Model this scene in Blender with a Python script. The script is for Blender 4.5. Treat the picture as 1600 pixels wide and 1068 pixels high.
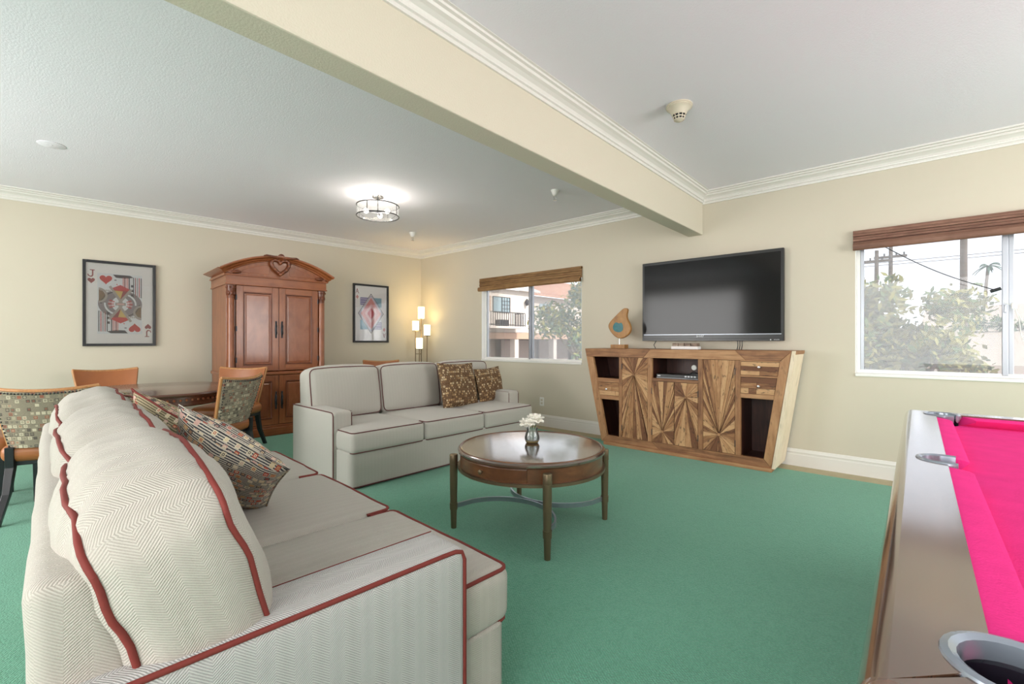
import bpy, bmesh, math, random
from mathutils import Vector, Matrix, noise
random.seed(7)
PI = math.pi
S = bpy.context.scene
COL = S.collection
for o in list(bpy.data.objects): bpy.data.objects.remove(o)

# ------------------------------------------------------------------ camera
cd = bpy.data.cameras.new('camera'); cam = bpy.data.objects.new('camera', cd); COL.objects.link(cam)
cam.location = (0, 0, 1.15); cam.rotation_euler = (PI/2, 0, math.radians(41.6))
cd.sensor_width = 36; cd.lens = 715/1600*36; cd.shift_y = -2/1600; cd.clip_start = .02; cd.clip_end = 500
S.camera = cam
# ------------------------------------------------------------------ sky, sun, added area lamps, exposure
S.view_settings.view_transform = 'Standard'; S.view_settings.look = 'None'
S.view_settings.gamma = 1; S.view_settings.use_curve_mapping = False
S.view_settings.exposure = 0.32
W = bpy.data.worlds.new('world'); S.world = W; W.use_nodes = True
bg = W.node_tree.nodes['Background']; bg.inputs[0].default_value = (.93, .96, 1, 1); bg.inputs[1].default_value = 2.2
def light(name, kind, loc, energy, color, direction=None, **kw):
    l = bpy.data.lights.new(name, kind); l.energy = energy; l.color = color
    for k, v in kw.items(): setattr(l, k, v)
    o = bpy.data.objects.new(name, l); COL.objects.link(o); o.location = loc
    if direction: o.rotation_euler = Vector(direction).to_track_quat('-Z', 'Y').to_euler()
    return o
light('sun', 'SUN', (20, 0, 30), 6.0, (1, .95, .87), (-.75, .02, -.65), angle=.01)
# area lamps added at three unseen windows to light the room like daylight
DAY = (1, .975, .94)
light('added_daylight_3', 'AREA', (-4.6, -2.52, 1.45), 105, DAY, (0, 1, 0), shape='RECTANGLE', size=2.6, size_y=1.9)
light('added_daylight_4', 'AREA', (0.2, -2.52, 1.45), 105, DAY, (0, 1, 0), shape='RECTANGLE', size=3.0, size_y=1.9)
light('added_daylight_5', 'AREA', (3.12, 2.95, 1.45), 85, DAY, (-1, 0, 0), shape='RECTANGLE', size=2.5, size_y=1.9)
def portal(name, x0, x1, z0, z1):
    o = light(name, 'AREA', ((x0+x1)/2, 5.2, (z0+z1)/2), 1, (1, 1, 1), (0, -1, 0), shape='RECTANGLE', size=x1-x0, size_y=z1-z0)
    o.data.cycles.is_portal = True
portal('sky_portal_1', -5.02, -3.2, .866, 2.08); portal('sky_portal_2', -.41, 1.41, .866, 2.08)

# ------------------------------------------------------------------ node helpers and materials
class NT:
    def __init__(s, name):
        s.m = bpy.data.materials.new(name); s.m.use_nodes = True; s.t = s.m.node_tree
        s.b = s.t.nodes['Principled BSDF']; s.out = s.t.nodes['Material Output']
    def n(s, typ, **kw):
        nd = s.t.nodes.new(typ)
        for k, v in kw.items():
            if k == 'ins':
                for i, val in v.items(): s.put(nd.inputs[i], val)
            else: setattr(nd, k, v)
        return nd
    def put(s, sock, val):
        if hasattr(val, 'is_output'): s.t.links.new(val, sock)
        else:
            if isinstance(val, (tuple, list)) and len(val) == 3 and sock.type == 'RGBA': val = (*val, 1)
            sock.default_value = val
    def math(s, op, a, b=0.0, c=0.0):
        nd = s.n('ShaderNodeMath', operation=op)
        s.put(nd.inputs[0], a); s.put(nd.inputs[1], b); s.put(nd.inputs[2], c); return nd.outputs[0]
    def mix(s, fac, a, b, mode='MIX'):
        nd = s.n('ShaderNodeMix', data_type='RGBA', blend_type=mode)
        s.put(nd.inputs[0], fac); s.put(nd.inputs[6], a); s.put(nd.inputs[7], b); return nd.outputs[2]
    def coord(s, which='UV', scale=(1, 1, 1), rot=(0, 0, 0)):
        tc = s.n('ShaderNodeTexCoord'); mp = s.n('ShaderNodeMapping')
        s.t.links.new(tc.outputs[which], mp.inputs[0]); mp.inputs['Scale'].default_value = scale; mp.inputs['Rotation'].default_value = rot
        return mp.outputs[0]
    def noise(s, vec, scale=5, detail=3, rough=.5, dist=0):
        nd = s.n('ShaderNodeTexNoise'); s.put(nd.inputs['Vector'], vec)
        nd.inputs['Scale'].default_value = scale; nd.inputs['Detail'].default_value = detail
        nd.inputs['Roughness'].default_value = rough; nd.inputs['Distortion'].default_value = dist
        return nd.outputs[0]
    def ramp(s, fac, stops):
        nd = s.n('ShaderNodeValToRGB'); s.put(nd.inputs[0], fac); e = nd.color_ramp.elements
        while len(e) < len(stops): e.new(.5)
        for i, (p, c) in enumerate(stops): e[i].position = p; e[i].color = (*c, 1) if len(c) == 3 else c
        return nd.outputs[0]
    def bump(s, h, strength=.3, dist=.01):
        nd = s.n('ShaderNodeBump'); s.put(nd.inputs['Height'], h); nd.inputs['Strength'].default_value = strength
        nd.inputs['Distance'].default_value = dist; s.t.links.new(nd.outputs[0], s.b.inputs['Normal'])
    def set(s, **kw):
        for k, v in kw.items(): s.put(s.b.inputs[k.replace('_', ' ')], v)
        return s.m
def plain(name, c, rough=.5, metal=0, spec=.5, var=.06, scale=6, bump=0, coat=0):
    t = NT(name); nz = t.noise(t.coord('Object'), scale, 4)
    a = tuple(x*(1-var) for x in c); b = tuple(min(1, x*(1+var)) for x in c)
    t.set(Base_Color=t.mix(nz, a, b), Roughness=rough, Metallic=metal)
    t.b.inputs['Specular IOR Level'].default_value = spec; t.b.inputs['Coat Weight'].default_value = coat
    if bump: t.bump(t.noise(t.coord('Object'), 220, 2), bump, .004)
    return t.m
def wood(name, c1, c2, c3, rough=.4, grain='v', fine=55, along=3.0, rand=0.0, spec=.5, coat=0, cracks=0, cior=1.5):
    t = NT(name); sc = (fine, along, along) if grain == 'v' else (along, fine, fine)
    uv = t.coord('UV'); oi = t.n('ShaderNodeObjectInfo')
    off = t.n('ShaderNodeVectorMath', operation='ADD'); t.put(off.inputs[0], uv)
    sh = t.n('ShaderNodeCombineXYZ'); r7 = t.math('MULTIPLY', oi.outputs['Random'], 17.3); t.put(sh.inputs[0], r7); t.put(sh.inputs[1], r7); t.put(off.inputs[1], sh.outputs[0])
    mp = t.n('ShaderNodeMapping'); t.put(mp.inputs[0], off.outputs[0]); mp.inputs['Scale'].default_value = sc
    n1 = t.noise(mp.outputs[0], 1, 5, .62, .6); n2 = t.noise(off.outputs[0], 5, 3, .5, .8)
    f = t.math('ADD', t.math('MULTIPLY', n1, .65), t.math('MULTIPLY', n2, .35))
    if rand: f = t.math('ADD', f, t.math('MULTIPLY', t.math('SUBTRACT', oi.outputs['Random'], .5), rand))
    col = t.ramp(f, [(.3, c1), (.5, c2), (.72, c3)])
    if cracks:
        mp2 = t.n('ShaderNodeMapping'); t.put(mp2.inputs[0], off.outputs[0]); mp2.inputs['Scale'].default_value = (sc[0]*.9, sc[1]*3.5, 1)
        k = t.ramp(t.noise(mp2.outputs[0], 1, 2, .5), [(.31, (0, 0, 0)), (.41, (1, 1, 1))]); col = t.mix(cracks, col, k, 'MULTIPLY')
    t.set(Base_Color=col, Roughness=rough); t.b.inputs['Specular IOR Level'].default_value = spec; t.b.inputs['Coat Weight'].default_value = coat
    t.b.inputs['Coat Roughness'].default_value = .12; t.b.inputs['Coat IOR'].default_value = cior
    t.bump(n1, .12, .004); return t.m
def herring(name, c1, c2, w=.026, pitch=.0062, bump=.5, contrast=1.0):
    t = NT(name); uv = t.coord('UV'); sp = t.n('ShaderNodeSeparateXYZ'); t.put(sp.inputs[0], uv)
    tri = t.math('PINGPONG', sp.outputs[0], w)
    ph = t.math('DIVIDE', t.math('ADD', sp.outputs[1], t.math('MULTIPLY', tri, .8)), pitch)
    st = t.math('ADD', t.math('MULTIPLY', t.math('SINE', t.math('MULTIPLY', ph, 2*PI)), .5), .5)
    nz = t.noise(uv, 420, 2); big = t.noise(uv, 5, 3)
    colf = t.math('ABSOLUTE', t.math('SUBTRACT', t.math('PINGPONG', t.math('DIVIDE', sp.outputs[0], w), 1.0), .5))
    f = t.math('ADD', t.math('MULTIPLY', st, .62*contrast), t.math('ADD', t.math('MULTIPLY', nz, .45), t.math('MULTIPLY', colf, .2)))
    c = t.mix(f, c2, c1); c = t.mix(t.math('MULTIPLY', big, .18), c, tuple(x*.8 for x in c1))
    t.set(Base_Color=c, Roughness=.92); t.b.inputs['Specular IOR Level'].default_value = .15; t.b.inputs['Sheen Weight'].default_value = .15
    t.bump(t.math('ADD', st, nz), bump, .002); return t.m
def squares(name, cell, ground1, ground2, palette, density=.6, stripe=.0026, ring=True):
    t = NT(name); uv = t.coord('UV'); sc = t.n('ShaderNodeVectorMath', operation='SCALE'); t.put(sc.inputs[0], uv); sc.inputs['Scale'].default_value = 1/cell
    # alternate rows shifted by half a cell
    sp = t.n('ShaderNodeSeparateXYZ'); t.put(sp.inputs[0], sc.outputs[0])
    row = t.math('FLOOR', sp.outputs[1]); sx = t.math('ADD', sp.outputs[0], t.math('MULTIPLY', t.math('MODULO', row, 2.0), .5))
    cx = t.math('FLOOR', sx); cb = t.n('ShaderNodeCombineXYZ'); t.put(cb.inputs[0], cx); t.put(cb.inputs[1], row)
    wn = t.n('ShaderNodeTexWhiteNoise', noise_dimensions='2D'); t.put(wn.inputs[0], cb.outputs[0])
    fx = t.math('ABSOLUTE', t.math('SUBTRACT', t.math('FRACT', sx), .5)); fy = t.math('ABSOLUTE', t.math('SUBTRACT', t.math('FRACT', sp.outputs[1]), .5))
    d = t.math('MAXIMUM', fx, fy)
    sw = t.n('ShaderNodeSeparateColor'); t.put(sw.inputs[0], wn.outputs['Color'])
    outer = t.math('MULTIPLY', t.math('LESS_THAN', d, .36), t.math('LESS_THAN', sw.outputs[1], density))
    inner = t.math('LESS_THAN', d, .19); core = t.math('LESS_THAN', d, .09)
    N = len(palette); stops = [(i/N, c) for i, c in enumerate(palette)]
    def pick(v):
        r = t.n('ShaderNodeValToRGB'); t.put(r.inputs[0], v); e = r.color_ramp.elements; r.color_ramp.interpolation = 'CONSTANT'
        while len(e) < N: e.new(.5)
        for i, (p, c) in enumerate(stops): e[i].position = p; e[i].color = (*c, 1)
        return r.outputs[0]
    sy = t.math('SINE', t.math('MULTIPLY', sp.outputs[1], 2*PI*cell/stripe/1.0))
    wv = t.math('GREATER_THAN', sy, t.math('SUBTRACT', t.math('MULTIPLY', t.noise(uv, 300, 1), 1.6), .8))
    g = t.mix(wv, ground1, ground2)
    c = t.mix(outer, g, pick(sw.outputs[0])); c = t.mix(t.math('MULTIPLY', outer, inner), c, pick(sw.outputs[2])); 
    c = t.mix(t.math('MULTIPLY', outer, core), c, pick(wn.outputs['Value']))
    t.set(Base_Color=c, Roughness=.9); t.b.inputs['Specular IOR Level'].default_value = .15
    t.bump(t.math('ADD', outer, t.math('MULTIPLY', sy, .3)), .35, .0015); return t.m
def emit(name, c, strength, base=(.9, .9, .9)):
    t = NT(name); t.set(Base_Color=base, Emission_Color=c, Emission_Strength=strength, Roughness=.4); return t.m
def glass(name, tint=(1, 1, 1), haze=.05, gloss=.08, streak=0, hazecol=(.95, .96, .97)):
    t = NT(name); tr = t.n('ShaderNodeBsdfTransparent'); t.put(tr.inputs[0], tint)
    df = t.n('ShaderNodeBsdfTranslucent'); t.put(df.inputs[0], hazecol); d2 = t.n('ShaderNodeBsdfDiffuse'); t.put(d2.inputs[0], hazecol)
    dm = t.n('ShaderNodeMixShader'); dm.inputs[0].default_value = .35; t.t.links.new(df.outputs[0], dm.inputs[1]); t.t.links.new(d2.outputs[0], dm.inputs[2])
    gl = t.n('ShaderNodeBsdfGlossy'); gl.inputs['Roughness'].default_value = .02
    m1 = t.n('ShaderNodeMixShader'); t.t.links.new(tr.outputs[0], m1.inputs[1]); t.t.links.new(dm.outputs[0], m1.inputs[2])
    if streak: t.put(m1.inputs[0], t.math('MULTIPLY', t.math('ADD', t.noise(t.coord('Object', (6, 6, 90)), 1.5, 4), .15), haze*1.6))
    else: m1.inputs[0].default_value = haze
    m2 = t.n('ShaderNodeMixShader'); fr = t.n('ShaderNodeFresnel'); fr.inputs[0].default_value = 1.45
    t.put(m2.inputs[0], t.math('MULTIPLY', fr.outputs[0], gloss*10)); t.t.links.new(m1.outputs[0], m2.inputs[1]); t.t.links.new(gl.outputs[0], m2.inputs[2])
    t.t.links.new(m2.outputs[0], t.out.inputs[0]); return t.m

def wall_paint(name, c, bscale=160, bstr=.10):
    t = NT(name); co = t.coord('Object'); v = t.noise(co, 2, 3)
    t.set(Base_Color=t.mix(v, tuple(x*.98 for x in c), c), Roughness=.75); t.b.inputs['Specular IOR Level'].default_value = .25
    t.bump(t.noise(co, bscale, 3, .6), bstr, .004); return t.m
M = {}
M['wall'] = wall_paint('cream_wall_paint', (.605, .553, .452))
M['beam'] = wall_paint('cream_beam_paint', (.66, .605, .495), 110, .35)
M['ceiling'] = wall_paint('textured_white_ceiling_paint', (.83, .81, .87), 90, .45)
M['trim'] = plain('white_trim_paint', (.74, .72, .68), .35, var=.02)
M['vinyl'] = plain('white_window_vinyl', (.82, .81, .78), .35, var=.02)
M['alu'] = plain('window_aluminium', (.40, .42, .46), .38, .7, var=.05)
M['subfloor'] = plain('sand_coloured_floor_edge', (.42, .37, .24), .9, var=.12, scale=14)
def carpet():
    t = NT('green_loop_carpet'); co = t.coord('Object'); mp = t.coord('Object', (1, 1, 1), (0, 0, .6))
    vo = t.n('ShaderNodeTexVoronoi'); t.put(vo.inputs['Vector'], mp); vo.inputs['Scale'].default_value = 115; vo.inputs['Randomness'].default_value = .45
    big = t.noise(co, 1.3, 4); mid = t.noise(co, 24, 3)
    c = t.mix(vo.outputs['Distance'], (.135, .385, .26), (.04, .185, .118)); f = t.math('MULTIPLY', t.math('ADD', big, mid), .5)
    c = t.mix(t.math('MULTIPLY', f, .75), c, (.175, .43, .305))
    t.set(Base_Color=c, Roughness=.95); t.b.inputs['Specular IOR Level'].default_value = .1; t.b.inputs['Sheen Weight'].default_value = .2
    t.bump(t.math('SUBTRACT', 1.0, vo.outputs['Distance']), .7, .006); return t.m
M['carpet'] = carpet()
M['sofa'] = herring('oatmeal_herringbone_weave', (.56, .525, .47), (.33, .305, .265), .036, .0054, .5, .9)
M['sofa2'] = herring('pale_grey_herringbone_weave', (.56, .535, .49), (.40, .375, .33), .03, .0042, .3, .8)
M['sofa_side'] = herring('grey_side_herringbone_weave', (.57, .555, .535), (.24, .235, .235), .036, .0056, .5, 1.1)
M['piping'] = plain('red_piping_cord', (.175, .022, .016), .75, var=.15, scale=60)
M['piping2'] = plain('maroon_piping_cord', (.11, .03, .03), .75, var=.15, scale=60)
PAL = [(.62, .50, .30), (.42, .09, .06), (.55, .35, .30), (.10, .08, .08), (.66, .58, .42), (.50, .30, .16), (.60, .53, .40)]
M['pillow'] = squares('multicolour_square_weave', .0225, (.05, .05, .06), (.55, .50, .42), PAL, .62, .0078)
M['pillow_olive'] = squares('olive_square_weave', .0225, (.13, .11, .07), (.40, .34, .22), PAL, .55, .0078)
M['pillow_brown'] = squares('brown_square_weave', .024, (.10, .06, .035), (.21, .125, .07), [(.52, .36, .19), (.13, .07, .035), (.62, .50, .32), (.10, .055, .03), (.40, .25, .12)], .62, .009)
M['chair_weave'] = squares('taupe_square_weave', .027, (.13, .11, .085), (.36, .31, .23), [(.52, .46, .34), (.15, .13, .10), (.36, .31, .22), (.11, .095, .08), (.30, .12, .08), (.24, .21, .16)], .8, .0085)
M['leather'] = plain('tan_leather', (.34, .115, .035), .38, var=.18, scale=9, bump=.15)
M['chair_wood'] = wood('honey_chair_wood', (.32, .14, .045), (.46, .22, .08), (.56, .29, .12), .35)
M['black_leg'] = plain('black_lacquer', (.012, .012, .016), .3, var=.3)
M['cherry'] = wood('cherry_wood', (.16, .042, .013), (.26, .076, .024), (.36, .12, .042), .3, 'v', 26, 2.2, coat=.25)
M['cherry_h'] = wood('cherry_wood_cross', (.16, .042, .013), (.26, .076, .024), (.36, .12, .042), .3, 'u', 26, 2.2, coat=.25)
M['cherry_dark'] = wood('dark_carved_cherry', (.06, .015, .007), (.13, .034, .013), (.22, .06, .02), .35, 'v', 26, 3)
M['panel'] = wood('cherry_panel_veneer', (.17, .045, .018), (.25, .075, .03), (.33, .11, .045), .26, 'v', 9, 3, coat=.4)
M['table_wood'] = wood('dark_walnut_table', (.045, .016, .010), (.09, .034, .02), (.15, .062, .035), .25, 'u', 26, 2, coat=.5)
M['iron'] = plain('antique_iron', (.05, .05, .055), .4, .8)
M['rustic_v'] = wood('rustic_mango_wood', (.15, .058, .022), (.32, .15, .062), (.47, .255, .12), .55, 'v', 30, 3, .22, cracks=.35)
M['rustic_h'] = wood('rustic_mango_wood_cross', (.16, .063, .025), (.33, .155, .066), (.48, .265, .125), .55, 'u', 30, 3, .22, cracks=.35)
M['slat'] = wood('reclaimed_slat_wood', (.15, .055, .020), (.36, .175, .072), (.55, .32, .155), .6, 'v', 48, 5, .5, cracks=.6)
M['rustic_pale'] = wood('highlit_side_wood', (.62, .49, .33), (.74, .62, .46), (.80, .70, .55), .6, 'v', 45, 2, cracks=.25)  # highlight on the cabinet side put into the pale colour
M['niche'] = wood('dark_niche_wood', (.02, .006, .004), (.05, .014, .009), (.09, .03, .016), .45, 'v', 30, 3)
M['ct_side'] = wood('walnut_drum_side', (.05, .018, .008), (.13, .05, .02), (.26, .115, .046), .3, 'u', 12, 5, coat=.3)
M['ct_top'] = wood('walnut_drum_top', (.05, .026, .017), (.085, .046, .03), (.13, .075, .05), .2, 'u', 14, 2, coat=1, cior=2.5)
M['bronze'] = plain('antique_bronze', (.19, .14, .085), .42, .7, var=.15)
M['steel'] = plain('dark_steel', (.36, .39, .44), .32, .85)
M['black'] = plain('black_plastic', (.012, .013, .014), .28, var=.2)
M['screen'] = plain('television_screen', (.010, .010, .011), .11, var=.1, spec=.25)
M['white'] = plain('white_plastic', (.78, .77, .74), .4, var=.02)
M['almond'] = plain('aged_white_plastic', (.60, .54, .43), .45, var=.06)
M['chrome'] = plain('brushed_nickel', (.62, .62, .62), .25, 1)
M['silver_print'] = plain('silver_print', (.62, .64, .67), .4)
M['bamboo'] = wood('bamboo_shade', (.09, .04, .014), (.24, .125, .045), (.40, .24, .10), .6, 'u', 85, .9)
M['bamboo_dark'] = wood('dark_bamboo_shade', (.075, .032, .02), (.19, .09, .058), (.36, .20, .14), .6, 'u', 85, .9)
M['pool_wood'] = wood('glossy_pool_rail_wood', (.06, .028, .016), (.11, .055, .033), (.17, .09, .056), .16, 'v', 12, 1.6, coat=1, cior=1.85)
M['felt'] = plain('pink_red_felt', (.80, .035, .24), .95, var=.12, scale=14, spec=.1, bump=.3)
M['pocket'] = plain('grey_pocket_casting', (.30, .34, .40), .22, .55)
M['pocket_dark'] = plain('black_pocket_leather', (.012, .008, .02), .6)
M['paper'] = plain('matte_card_paper', (.86, .83, .82), .6, var=.01)
M['frame'] = plain('black_frame_wood', (.012, .012, .015), .35)
M['pic_glass'] = glass('picture_glass', (1, 1, 1), 0, .2)
for k, c in dict(ink_red=(.55, .04, .05), ink_pink=(.72, .42, .42), ink_dark=(.055, .04, .06), ink_grey=(.26, .22, .24), ink_taupe=(.40, .34, .32), ink_blue=(.24, .42, .52), ink_violet=(.23, .2, .42), ink_gold=(.62, .45, .16), ink_salmon=(.68, .28, .27), ink_light=(.76, .77, .80), ink_maroon=(.3, .05, .06), ink_brown=(.22, .13, .08)).items():
    M[k] = plain(k, c, .6, var=.08, scale=40)
M['shade'] = emit('lit_glass_lamp_shade', (1, .83, .52), 3.0, (.9, .85, .7))
M['bulb'] = emit('lit_bulb', (1, .93, .8), 9)
M['drum_glass'] = glass('seeded_drum_glass', (1, 1, 1), .10, .05)
M['vase_glass'] = glass('vase_glass', (.98, 1, 1), .12, .10)
M['pane1'] = glass('clear_window_pane', (.95, .95, .95), .05, .06)
M['pane1s'] = glass('screened_dimmed_pane', (.80, .81, .82), .16, .06, 1)  # screen tint dims the outdoor view, milky haze mixed in whitens it
M['pane2'] = glass('dusty_glare_pane', (.72, .73, .75), .13, .06, 1)  # dirt plus glare mixed in as milky haze; tint dims the outdoors
M['petal'] = plain('white_petal', (.88, .85, .76), .7, var=.05)
M['pollen'] = plain('yellow_flower_centre', (.55, .36, .08), .8)
M['stem'] = plain('green_stem', (.08, .16, .06), .6)
M['sculpt'] = wood('amber_teak_slab', (.20, .085, .02), (.36, .17, .045), (.48, .25, .08), .4, 'v', 20, 9)
M['teal'] = plain('teal_resin', (.003, .13, .15), .25, var=.5, scale=60)
M['shelfbox'] = wood('mottled_box_wood', (.06, .035, .025), (.28, .2, .15), (.6, .52, .44), .6, 'u', 20, 14)
# outdoors
M['stucco'] = plain('pale_stucco', (.52, .46, .41), .9, var=.03)
M['stucco_band'] = plain('peach_stucco_band', (.42, .27, .19), .9, var=.04)
M['garage'] = plain('taupe_garage_door', (.30, .24, .21), .8)
M['rooftile'] = wood('clay_roof_tile', (.30, .14, .09), (.42, .22, .15), (.52, .31, .22), .8, 'v', 5, 1)
M['bl_glass'] = plain('blue_grey_house_glass', (.20, .27, .30), .15)
M['leaf'] = plain('green_leaf', (.075, .13, .03), .7, var=.6, scale=1.5)
M['leaf_gold'] = plain('yellow_green_leaf', (.24, .22, .05), .7, var=.55, scale=1.5)
M['leaf_blue'] = plain('blue_green_leaf', (.06, .12, .085), .7, var=.5, scale=1.5)
M['bark'] = plain('brown_bark', (.14, .10, .07), .9, var=.2)
M['dirt'] = plain('dry_earth', (.36, .30, .24), .95, var=.15, scale=1)
M['asphalt'] = plain('grey_yard', (.26, .25, .24), .95, var=.1, scale=1)

# ------------------------------------------------------------------ mesh helpers
class MB:
    def __init__(s): s.v = []; s.f = []
    def add(s, v, f):
        n = len(s.v); s.v += [tuple(p) for p in v]; s.f += [tuple(i+n for i in q) for q in f]; return s
    def box(s, x0, y0, z0, x1, y1, z1):
        return s.add([(x0,y0,z0),(x1,y0,z0),(x1,y1,z0),(x0,y1,z0),(x0,y0,z1),(x1,y0,z1),(x1,y1,z1),(x0,y1,z1)],
                     [(3,2,1,0),(4,5,6,7),(0,1,5,4),(1,2,6,5),(2,3,7,6),(3,0,4,7)])
    def prism(s, poly, h0, h1, axis='z'):
        n = len(poly)
        mp = {'z': lambda a,b,h: (a,b,h), 'y': lambda a,b,h: (a,h,b), 'x': lambda a,b,h: (h,a,b)}[axis]
        return s.add([mp(a,b,h0) for a,b in poly]+[mp(a,b,h1) for a,b in poly],
                     [tuple(range(n))[::-1], tuple(range(n,2*n))]+[(i,(i+1)%n,n+(i+1)%n,n+i) for i in range(n)])
    def loft(s, rings, cap=True, closed=True):
        n = len(rings[0]); v = [p for r in rings for p in r]; f = []
        for k in range(len(rings)-1):
            for i in range(n if closed else n-1):
                j = (i+1) % n; f.append((k*n+i, k*n+j, (k+1)*n+j, (k+1)*n+i))
        if cap and closed: f += [tuple(range(n))[::-1], tuple(range((len(rings)-1)*n, len(rings)*n))]
        return s.add(v, f)
    def lathe(s, prof, c=(0,0,0), seg=24, cap=True):
        return s.loft([[(c[0]+r*math.cos(2*PI*i/seg), c[1]+r*math.sin(2*PI*i/seg), c[2]+z) for i in range(seg)] for r, z in prof], cap)
    def tube(s, pts, r, seg=8, closed=False, cap=True):
        pts = [Vector(p) for p in pts]; n = len(pts); rings = []; up = None
        rs = r if isinstance(r, (list, tuple)) else [r]*n
        for i in range(n):
            if closed: t = pts[(i+1)%n]-pts[i-1]
            else: t = pts[min(i+1,n-1)]-pts[max(i-1,0)]
            if t.length < 1e-9: t = Vector((0,0,1))
            t.normalize()
            if up is None:
                up = Vector((0,0,1)) if abs(t.z) < .9 else Vector((1,0,0))
            a = up - t*up.dot(t)
            if a.length < 1e-6: a = t.orthogonal()
            a.normalize(); b = t.cross(a); up = a
            rings.append([tuple(pts[i]+(a*math.cos(2*PI*k/seg)+b*math.sin(2*PI*k/seg))*rs[i]) for k in range(seg)])
        if closed: rings.append(rings[0])
        return s.loft(rings, cap and not closed)
    def sphere(s, c, r, seg=12, rng=8, sc=(1,1,1)):
        return s.loft([[(c[0]+sc[0]*r*math.sin(PI*(k+.02)/(rng+.04))*math.cos(2*PI*i/seg), c[1]+sc[1]*r*math.sin(PI*(k+.02)/(rng+.04))*math.sin(2*PI*i/seg), c[2]-sc[2]*r*math.cos(PI*(k+.02)/(rng+.04))) for i in range(seg)] for k in range(rng+1)])
    def mesh(s, name, mat, smooth=None, rotuv=0.0):
        me = bpy.data.meshes.new(name); bm = bmesh.new()
        vs = [bm.verts.new(p) for p in s.v]
        for q in s.f:
            try: bm.faces.new([vs[i] for i in q])
            except ValueError: pass
        bmesh.ops.recalc_face_normals(bm, faces=bm.faces)
        uvl = bm.loops.layers.uv.new('UVMap'); ca, sa = math.cos(rotuv), math.sin(rotuv)
        bm.normal_update()
        for fc in bm.faces:
            nx, ny, nz = (abs(x) for x in fc.normal)
            fc.smooth = smooth is not None
            for lp in fc.loops:
                x, y, z = lp.vert.co
                u, v = (y, z) if nx >= ny and nx >= nz else (x, z) if ny >= nz else (x, y)
                lp[uvl].uv = (u*ca-v*sa, u*sa+v*ca)
        bm.to_mesh(me); bm.free(); me.materials.append(M[mat] if isinstance(mat, str) else mat)
        if smooth: me.set_sharp_from_angle(angle=math.radians(smooth))
        return me
    def build(s, name, mat, parent=None, smooth=None, bevel=0, loc=(0,0,0), rot=(0,0,0), seg=2, rotuv=0.0):
        o = bpy.data.objects.new(name, s.mesh(name, mat, smooth, rotuv)); COL.objects.link(o)
        o.location = loc; o.rotation_euler = rot
        if parent: o.parent = parent
        if bevel:
            m = o.modifiers.new('bevel', 'BEVEL'); m.width = bevel; m.segments = seg; m.limit_method = 'ANGLE'; m.angle_limit = math.radians(40); m.harden_normals = False
        return o
def tag(o, label=None, cat=None, group=None, kind=None):
    if label: o['label'] = label
    if cat: o['category'] = cat
    if group: o['group'] = group
    if kind: o['kind'] = kind
    return o
def thing(name, label, cat, loc=(0,0,0), rotz=0, group=None):
    o = bpy.data.objects.new(name, None); COL.objects.link(o); o.location = loc; o.rotation_euler = (0,0,rotz); o.empty_display_size = .1
    return tag(o, label, cat, group)
def struct(o): o['kind'] = 'structure'; return o
def copy_tree(o, parent=None):
    c = o.copy(); COL.objects.link(c); c.parent = parent
    for ch in list(o.children): copy_tree(ch, c)
    return c
def B(x0,y0,z0,x1,y1,z1): return MB().box(x0,y0,z0,x1,y1,z1)
def arc(cx, cy, r, a0, a1, n): return [(cx+r*math.cos(math.radians(a0+(a1-a0)*i/n)), cy+r*math.sin(math.radians(a0+(a1-a0)*i/n))) for i in range(n+1)]

# ------------------------------------------------------------------ room shell
YB = 4.95; ZC = 2.70; RW = 3.2; YR = -2.6
XA = lambda y: -6.53 - .078*(YB-y)          # the armoire wall runs slightly off square
ANG = math.atan(-.078)                       # its turn about z
W1 = (-5.02, -3.205, .866, 2.08); W2 = (-.41, 1.41, .866, 2.08)
struct(MB().prism([(XA(YR-.2)-.3, YR-.2), (RW+.2, YR-.2), (RW+.2, YB+.2), (XA(YB+.2)-.3, YB+.2)], -.15, -.012).build('floor', 'subfloor'))
struct(MB().prism([(XA(YR)+.02, YR), (RW, YR), (RW, 4.70), (XA(4.70)+.02, 4.70)], -.012, 0).build('floor_carpet', 'carpet'))
struct(MB().prism([(XA(YR-.2)-.3, YR-.2), (RW+.2, YR-.2), (RW+.2, YB+.2), (XA(YB+.2)-.3, YB+.2)], ZC, ZC+.15).build('ceiling', 'ceiling'))
wb = MB(); x = -7.0
for (a, b, z0, z1) in (W1, W2):
    wb.box(x, YB, -.15, a, YB+.16, ZC); wb.box(a, YB, -.15, b, YB+.16, z0); wb.box(a, YB, z1, b, YB+.16, ZC); x = b
wb.box(x, YB, -.15, RW+.2, YB+.16, ZC); struct(wb.build('wall_back', 'wall'))
struct(MB().prism([(XA(YR), YR), (XA(YB), YB), (XA(YB)-.2, YB), (XA(YR)-.2, YR)], -.15, ZC).build('wall_left', 'wall'))
def holed(axis, at0, at1, a0, a1, holes):
    m = MB(); x = a0
    def bx(u0, u1, z0, z1):
        if axis == 'y': m.box(u0, at0, z0, u1, at1, z1)
        else: m.box(at0, u0, z0, at1, u1, z1)
    for (u0, u1, z0, z1) in holes:
        bx(x, u0, -.15, ZC); bx(u0, u1, -.15, z0); bx(u0, u1, z1, ZC); x = u1
    bx(x, a1, -.15, ZC); return m
struct(holed('y', YR-.16, YR, -7.35, RW+.2, [(-5.9, -3.3, .5, 2.4), (-1.3, 1.7, .5, 2.4)]).build('wall_rear', 'wall'))
struct(holed('x', RW, RW+.16, YR, YB, [(1.7, 4.2, .5, 2.4)]).build('wall_right', 'wall'))
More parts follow.
